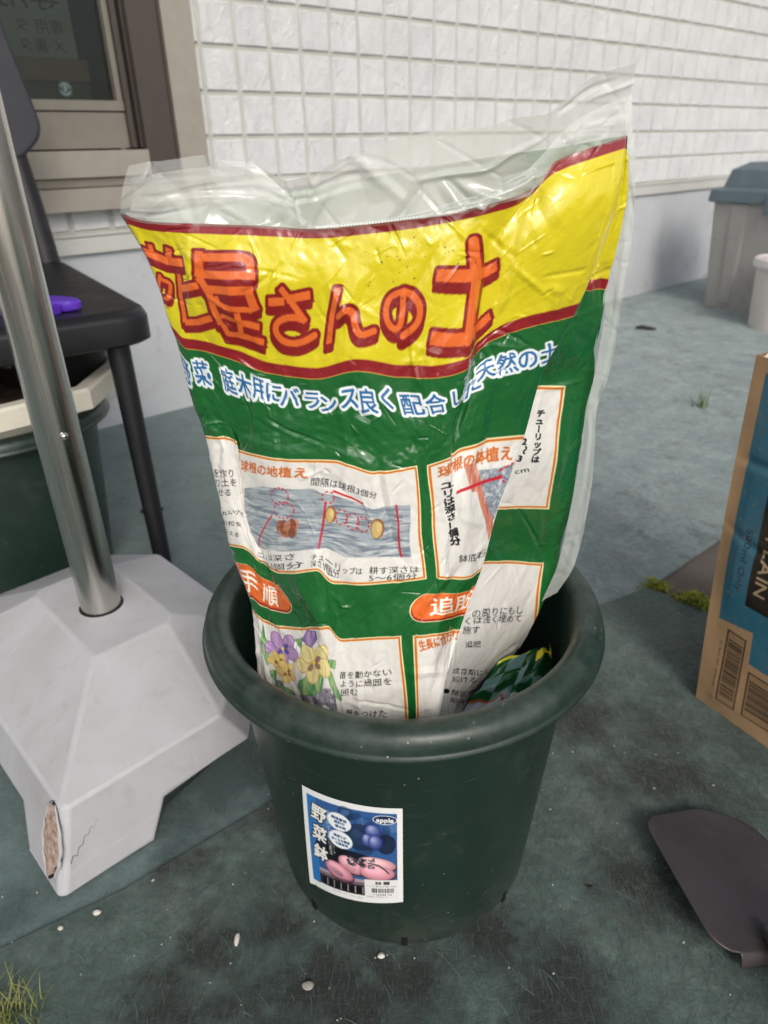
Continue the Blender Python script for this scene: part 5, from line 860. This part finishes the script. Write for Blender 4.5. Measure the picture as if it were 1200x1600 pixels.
# ================================================================ WEEDS, MOSS, STONES
n = N("grass blade"); GRS = n.set(base=n.mix(n.ramp(n.noise(40, 3), 0.35, 0.65), lin((84, 104, 44)), lin((148, 150, 86))), rough=0.6, spec=0.3)
GRS.node_tree.nodes["Principled BSDF"].inputs["Transmission Weight"].default_value = 0.0
def tuft(name, label, loc, nb, h, spread, wd, seed, m=GRS, cat="grass"):
    r = random.Random(seed); bm = bmesh.new()
    for k in range(nb):
        a = r.uniform(0, 6.28); d = r.uniform(0, spread) ; x, y = d * math.cos(a), d * math.sin(a); th = r.uniform(0, 6.28); hh = h * r.uniform(0.5, 1.1); ln = r.uniform(0.2, 1.1) * hh; pv = None; w0 = wd * r.uniform(0.6, 1.2)
        for i in range(6):
            t = i / 5; px_ = x + math.cos(th) * ln * t * t; py_ = y + math.sin(th) * ln * t * t; pz = hh * (t - 0.25 * t * t * (ln / hh)); ww = w0 * (1 - t) + 0.0001
            q = (bm.verts.new((px_ - math.sin(th) * ww, py_ + math.cos(th) * ww, pz)), bm.verts.new((px_ + math.sin(th) * ww, py_ - math.cos(th) * ww, pz)))
            if pv: bm.faces.new((pv[0], pv[1], q[1], q[0]))
            pv = q
    o = from_bm(name, bm, m, smooth=True); o.location = loc; return tag(o, label, cat)
tuft("grass_tuft", "tuft of short yellowish green grass at the lower left corner", (-0.335, 0.318, 0.0), 300, 0.022, 0.038, 0.0006, 4)
n = N("weed"); WEED = n.set(base=lin((104, 122, 84)), rough=0.6)
tuft("weed", "small green weed sprouting from the far mat", (0.885, 1.83, -0.005), 26, 0.05, 0.03, 0.0022, 9, WEED, "weed")
n = N("moss"); MOSS = n.set(base=n.mix(n.ramp(n.noise(60, 4), 0.35, 0.65), lin((92, 108, 26)), lin((156, 160, 40))), rough=0.8)
def moss(label, c, d, L, nb, seed):
    r = random.Random(seed); bm = bmesh.new()
    for k in range(nb):
        t = r.gauss(0, 0.45); s = r.gauss(0, 0.008); x, y = d[0] * t * L - d[1] * s, d[1] * t * L + d[0] * s; z = r.uniform(-0.004, 0.010) * math.exp(-(t * 1.5) ** 2)
        a, b = r.uniform(0, 6.28), r.uniform(-0.7, 0.7); q = r.uniform(0.0012, 0.0032); u_ = Vector((math.cos(a), math.sin(a), b)).normalized() * q * 2; v_ = Vector((-math.sin(a), math.cos(a), r.uniform(-0.5, 0.5))).normalized() * q
        p = Vector((x, y, z)); bm.faces.new([bm.verts.new(p + s_) for s_ in (-u_, v_ * 0.8, u_, -v_ * 0.8)])
    o = from_bm("moss_patch", bm, MOSS, smooth=False); o.location = c; return tag(o, label, "moss")
moss("bright yellow green moss along the torn mat edge beside the carton", (0.492, 0.908, 0.0), (0.82, -0.57), 0.032, 900, 1)
moss("small moss patch at the tip of the bare concrete triangle", (0.446, 0.955, -0.002), (0.86, 0.5), 0.022, 320, 2)
def stone_bm(r, seed, k=(1, 0.8, 0.5)):
    bm = bmesh.new(); bmesh.ops.create_icosphere(bm, subdivisions=2, radius=r); q = random.Random(seed)
    ph = [q.uniform(0, 6) for _ in range(6)]
    for v in bm.verts:
        f = 1 + 0.16 * math.sin(v.co.x / r * 2.3 + ph[0]) + 0.14 * math.sin(v.co.y / r * 2.9 + ph[1]) + 0.1 * math.sin(v.co.z / r * 4 + ph[2]); v.co = Vector((v.co.x * k[0], v.co.y * k[1], v.co.z * k[2])) * f
    return bm
PEB = simple("pale stone", (206, 200, 190), 0.7, 0.3, 0, 120, 0.1); PEB2 = simple("grey stone", (150, 146, 138), 0.75, 0.3, 0, 120, 0.12)
for lab, (x, y), r, m_, sd in (("white pebble on a dark stain left of the pot foot", (-0.1459, 0.3887), 0.0042, PEB, 1), ("rounded beige pebble lying nearest the camera", (-0.0768, 0.3467), 0.0046, PEB2, 2), ("round white grit stone touching the front of the pot foot", (-0.012, 0.372), 0.0032, PEB, 3),
                               ("small white stone beneath the parasol base's front corner", (-0.286, 0.418), 0.0036, PEB, 4), ("pale stone farther left near the frame edge", (-0.315, 0.404), 0.0026, PEB, 5)):
    o = from_bm("pebble", stone_bm(r, sd, (1.1, 0.75, 0.55) if sd != 1 else (0.7, 1.2, 0.6)), m_); o.location = (x, y, r * 0.4); tag(o, lab, "pebble")
bm = bmesh.new(); r = random.Random(5)
for k in range(330):
    x = r.uniform(-0.5, 1.6); y = r.uniform(0.28, 2.2); 
    if k < 130: x, y = r.uniform(-0.45, 0.55), r.uniform(0.27, 0.62)
    if math.hypot(x - PX, y - PY) < 0.132: continue
    q = r.uniform(0.0003, 0.0009) * (1 + 0.7 * max(0, y - 0.7)); z = 0.0006 if y < 0.66 + 0.75 * x else -0.0036
    bmesh.ops.create_icosphere(bm, subdivisions=1, radius=q, matrix=Matrix.Translation((x, y, z)) @ Matrix.Rotation(r.uniform(0, 3), 4, 'Z') @ Matrix.Diagonal((r.uniform(0.8, 2.2), 1, 0.7, 1)))
tag(from_bm("grit", bm, PEB), "scattered pale grit and crumbs on the felt mats", "grit", kind="stuff")
# drying leaf scraps on the mats
n = N("dead leaf"); LEAF = n.set(base=n.mix(n.ramp(n.noise(60, 4), 0.35, 0.65), lin((38, 36, 34)), lin((76, 68, 60))), rough=0.8)
def scrap(lab, x, y, z, L, w_, a):
    P = np.array([[(L * (t - 0.5), w_ * q * math.sin(math.pi * min(0.98, max(0.02, t))) , 0.0015 + 0.004 * abs(q) * L / 0.03 + 0.003 * math.sin(5 * t)) for q in np.linspace(-1, 1, 7)] for t in np.linspace(0, 1, 14)])
    o = grid_mesh("dead_leaf", P, LEAF); o.location = (x, y, z); o.rotation_euler = (0, 0, a); tag(o, lab, "leaf")
scrap("dark dead leaf on the mat left behind the chair leg", -0.475, 1.27, -0.004, 0.045, 0.018, 0.4)
scrap("dark leaf scrap by the wall below the grey bin", 1.035, 2.72, -0.004, 0.075, 0.02, -0.3)
scrap("tiny black leaf scrap right of the pot", 0.193, 0.432, 0.0, 0.010, 0.003, 2.0)
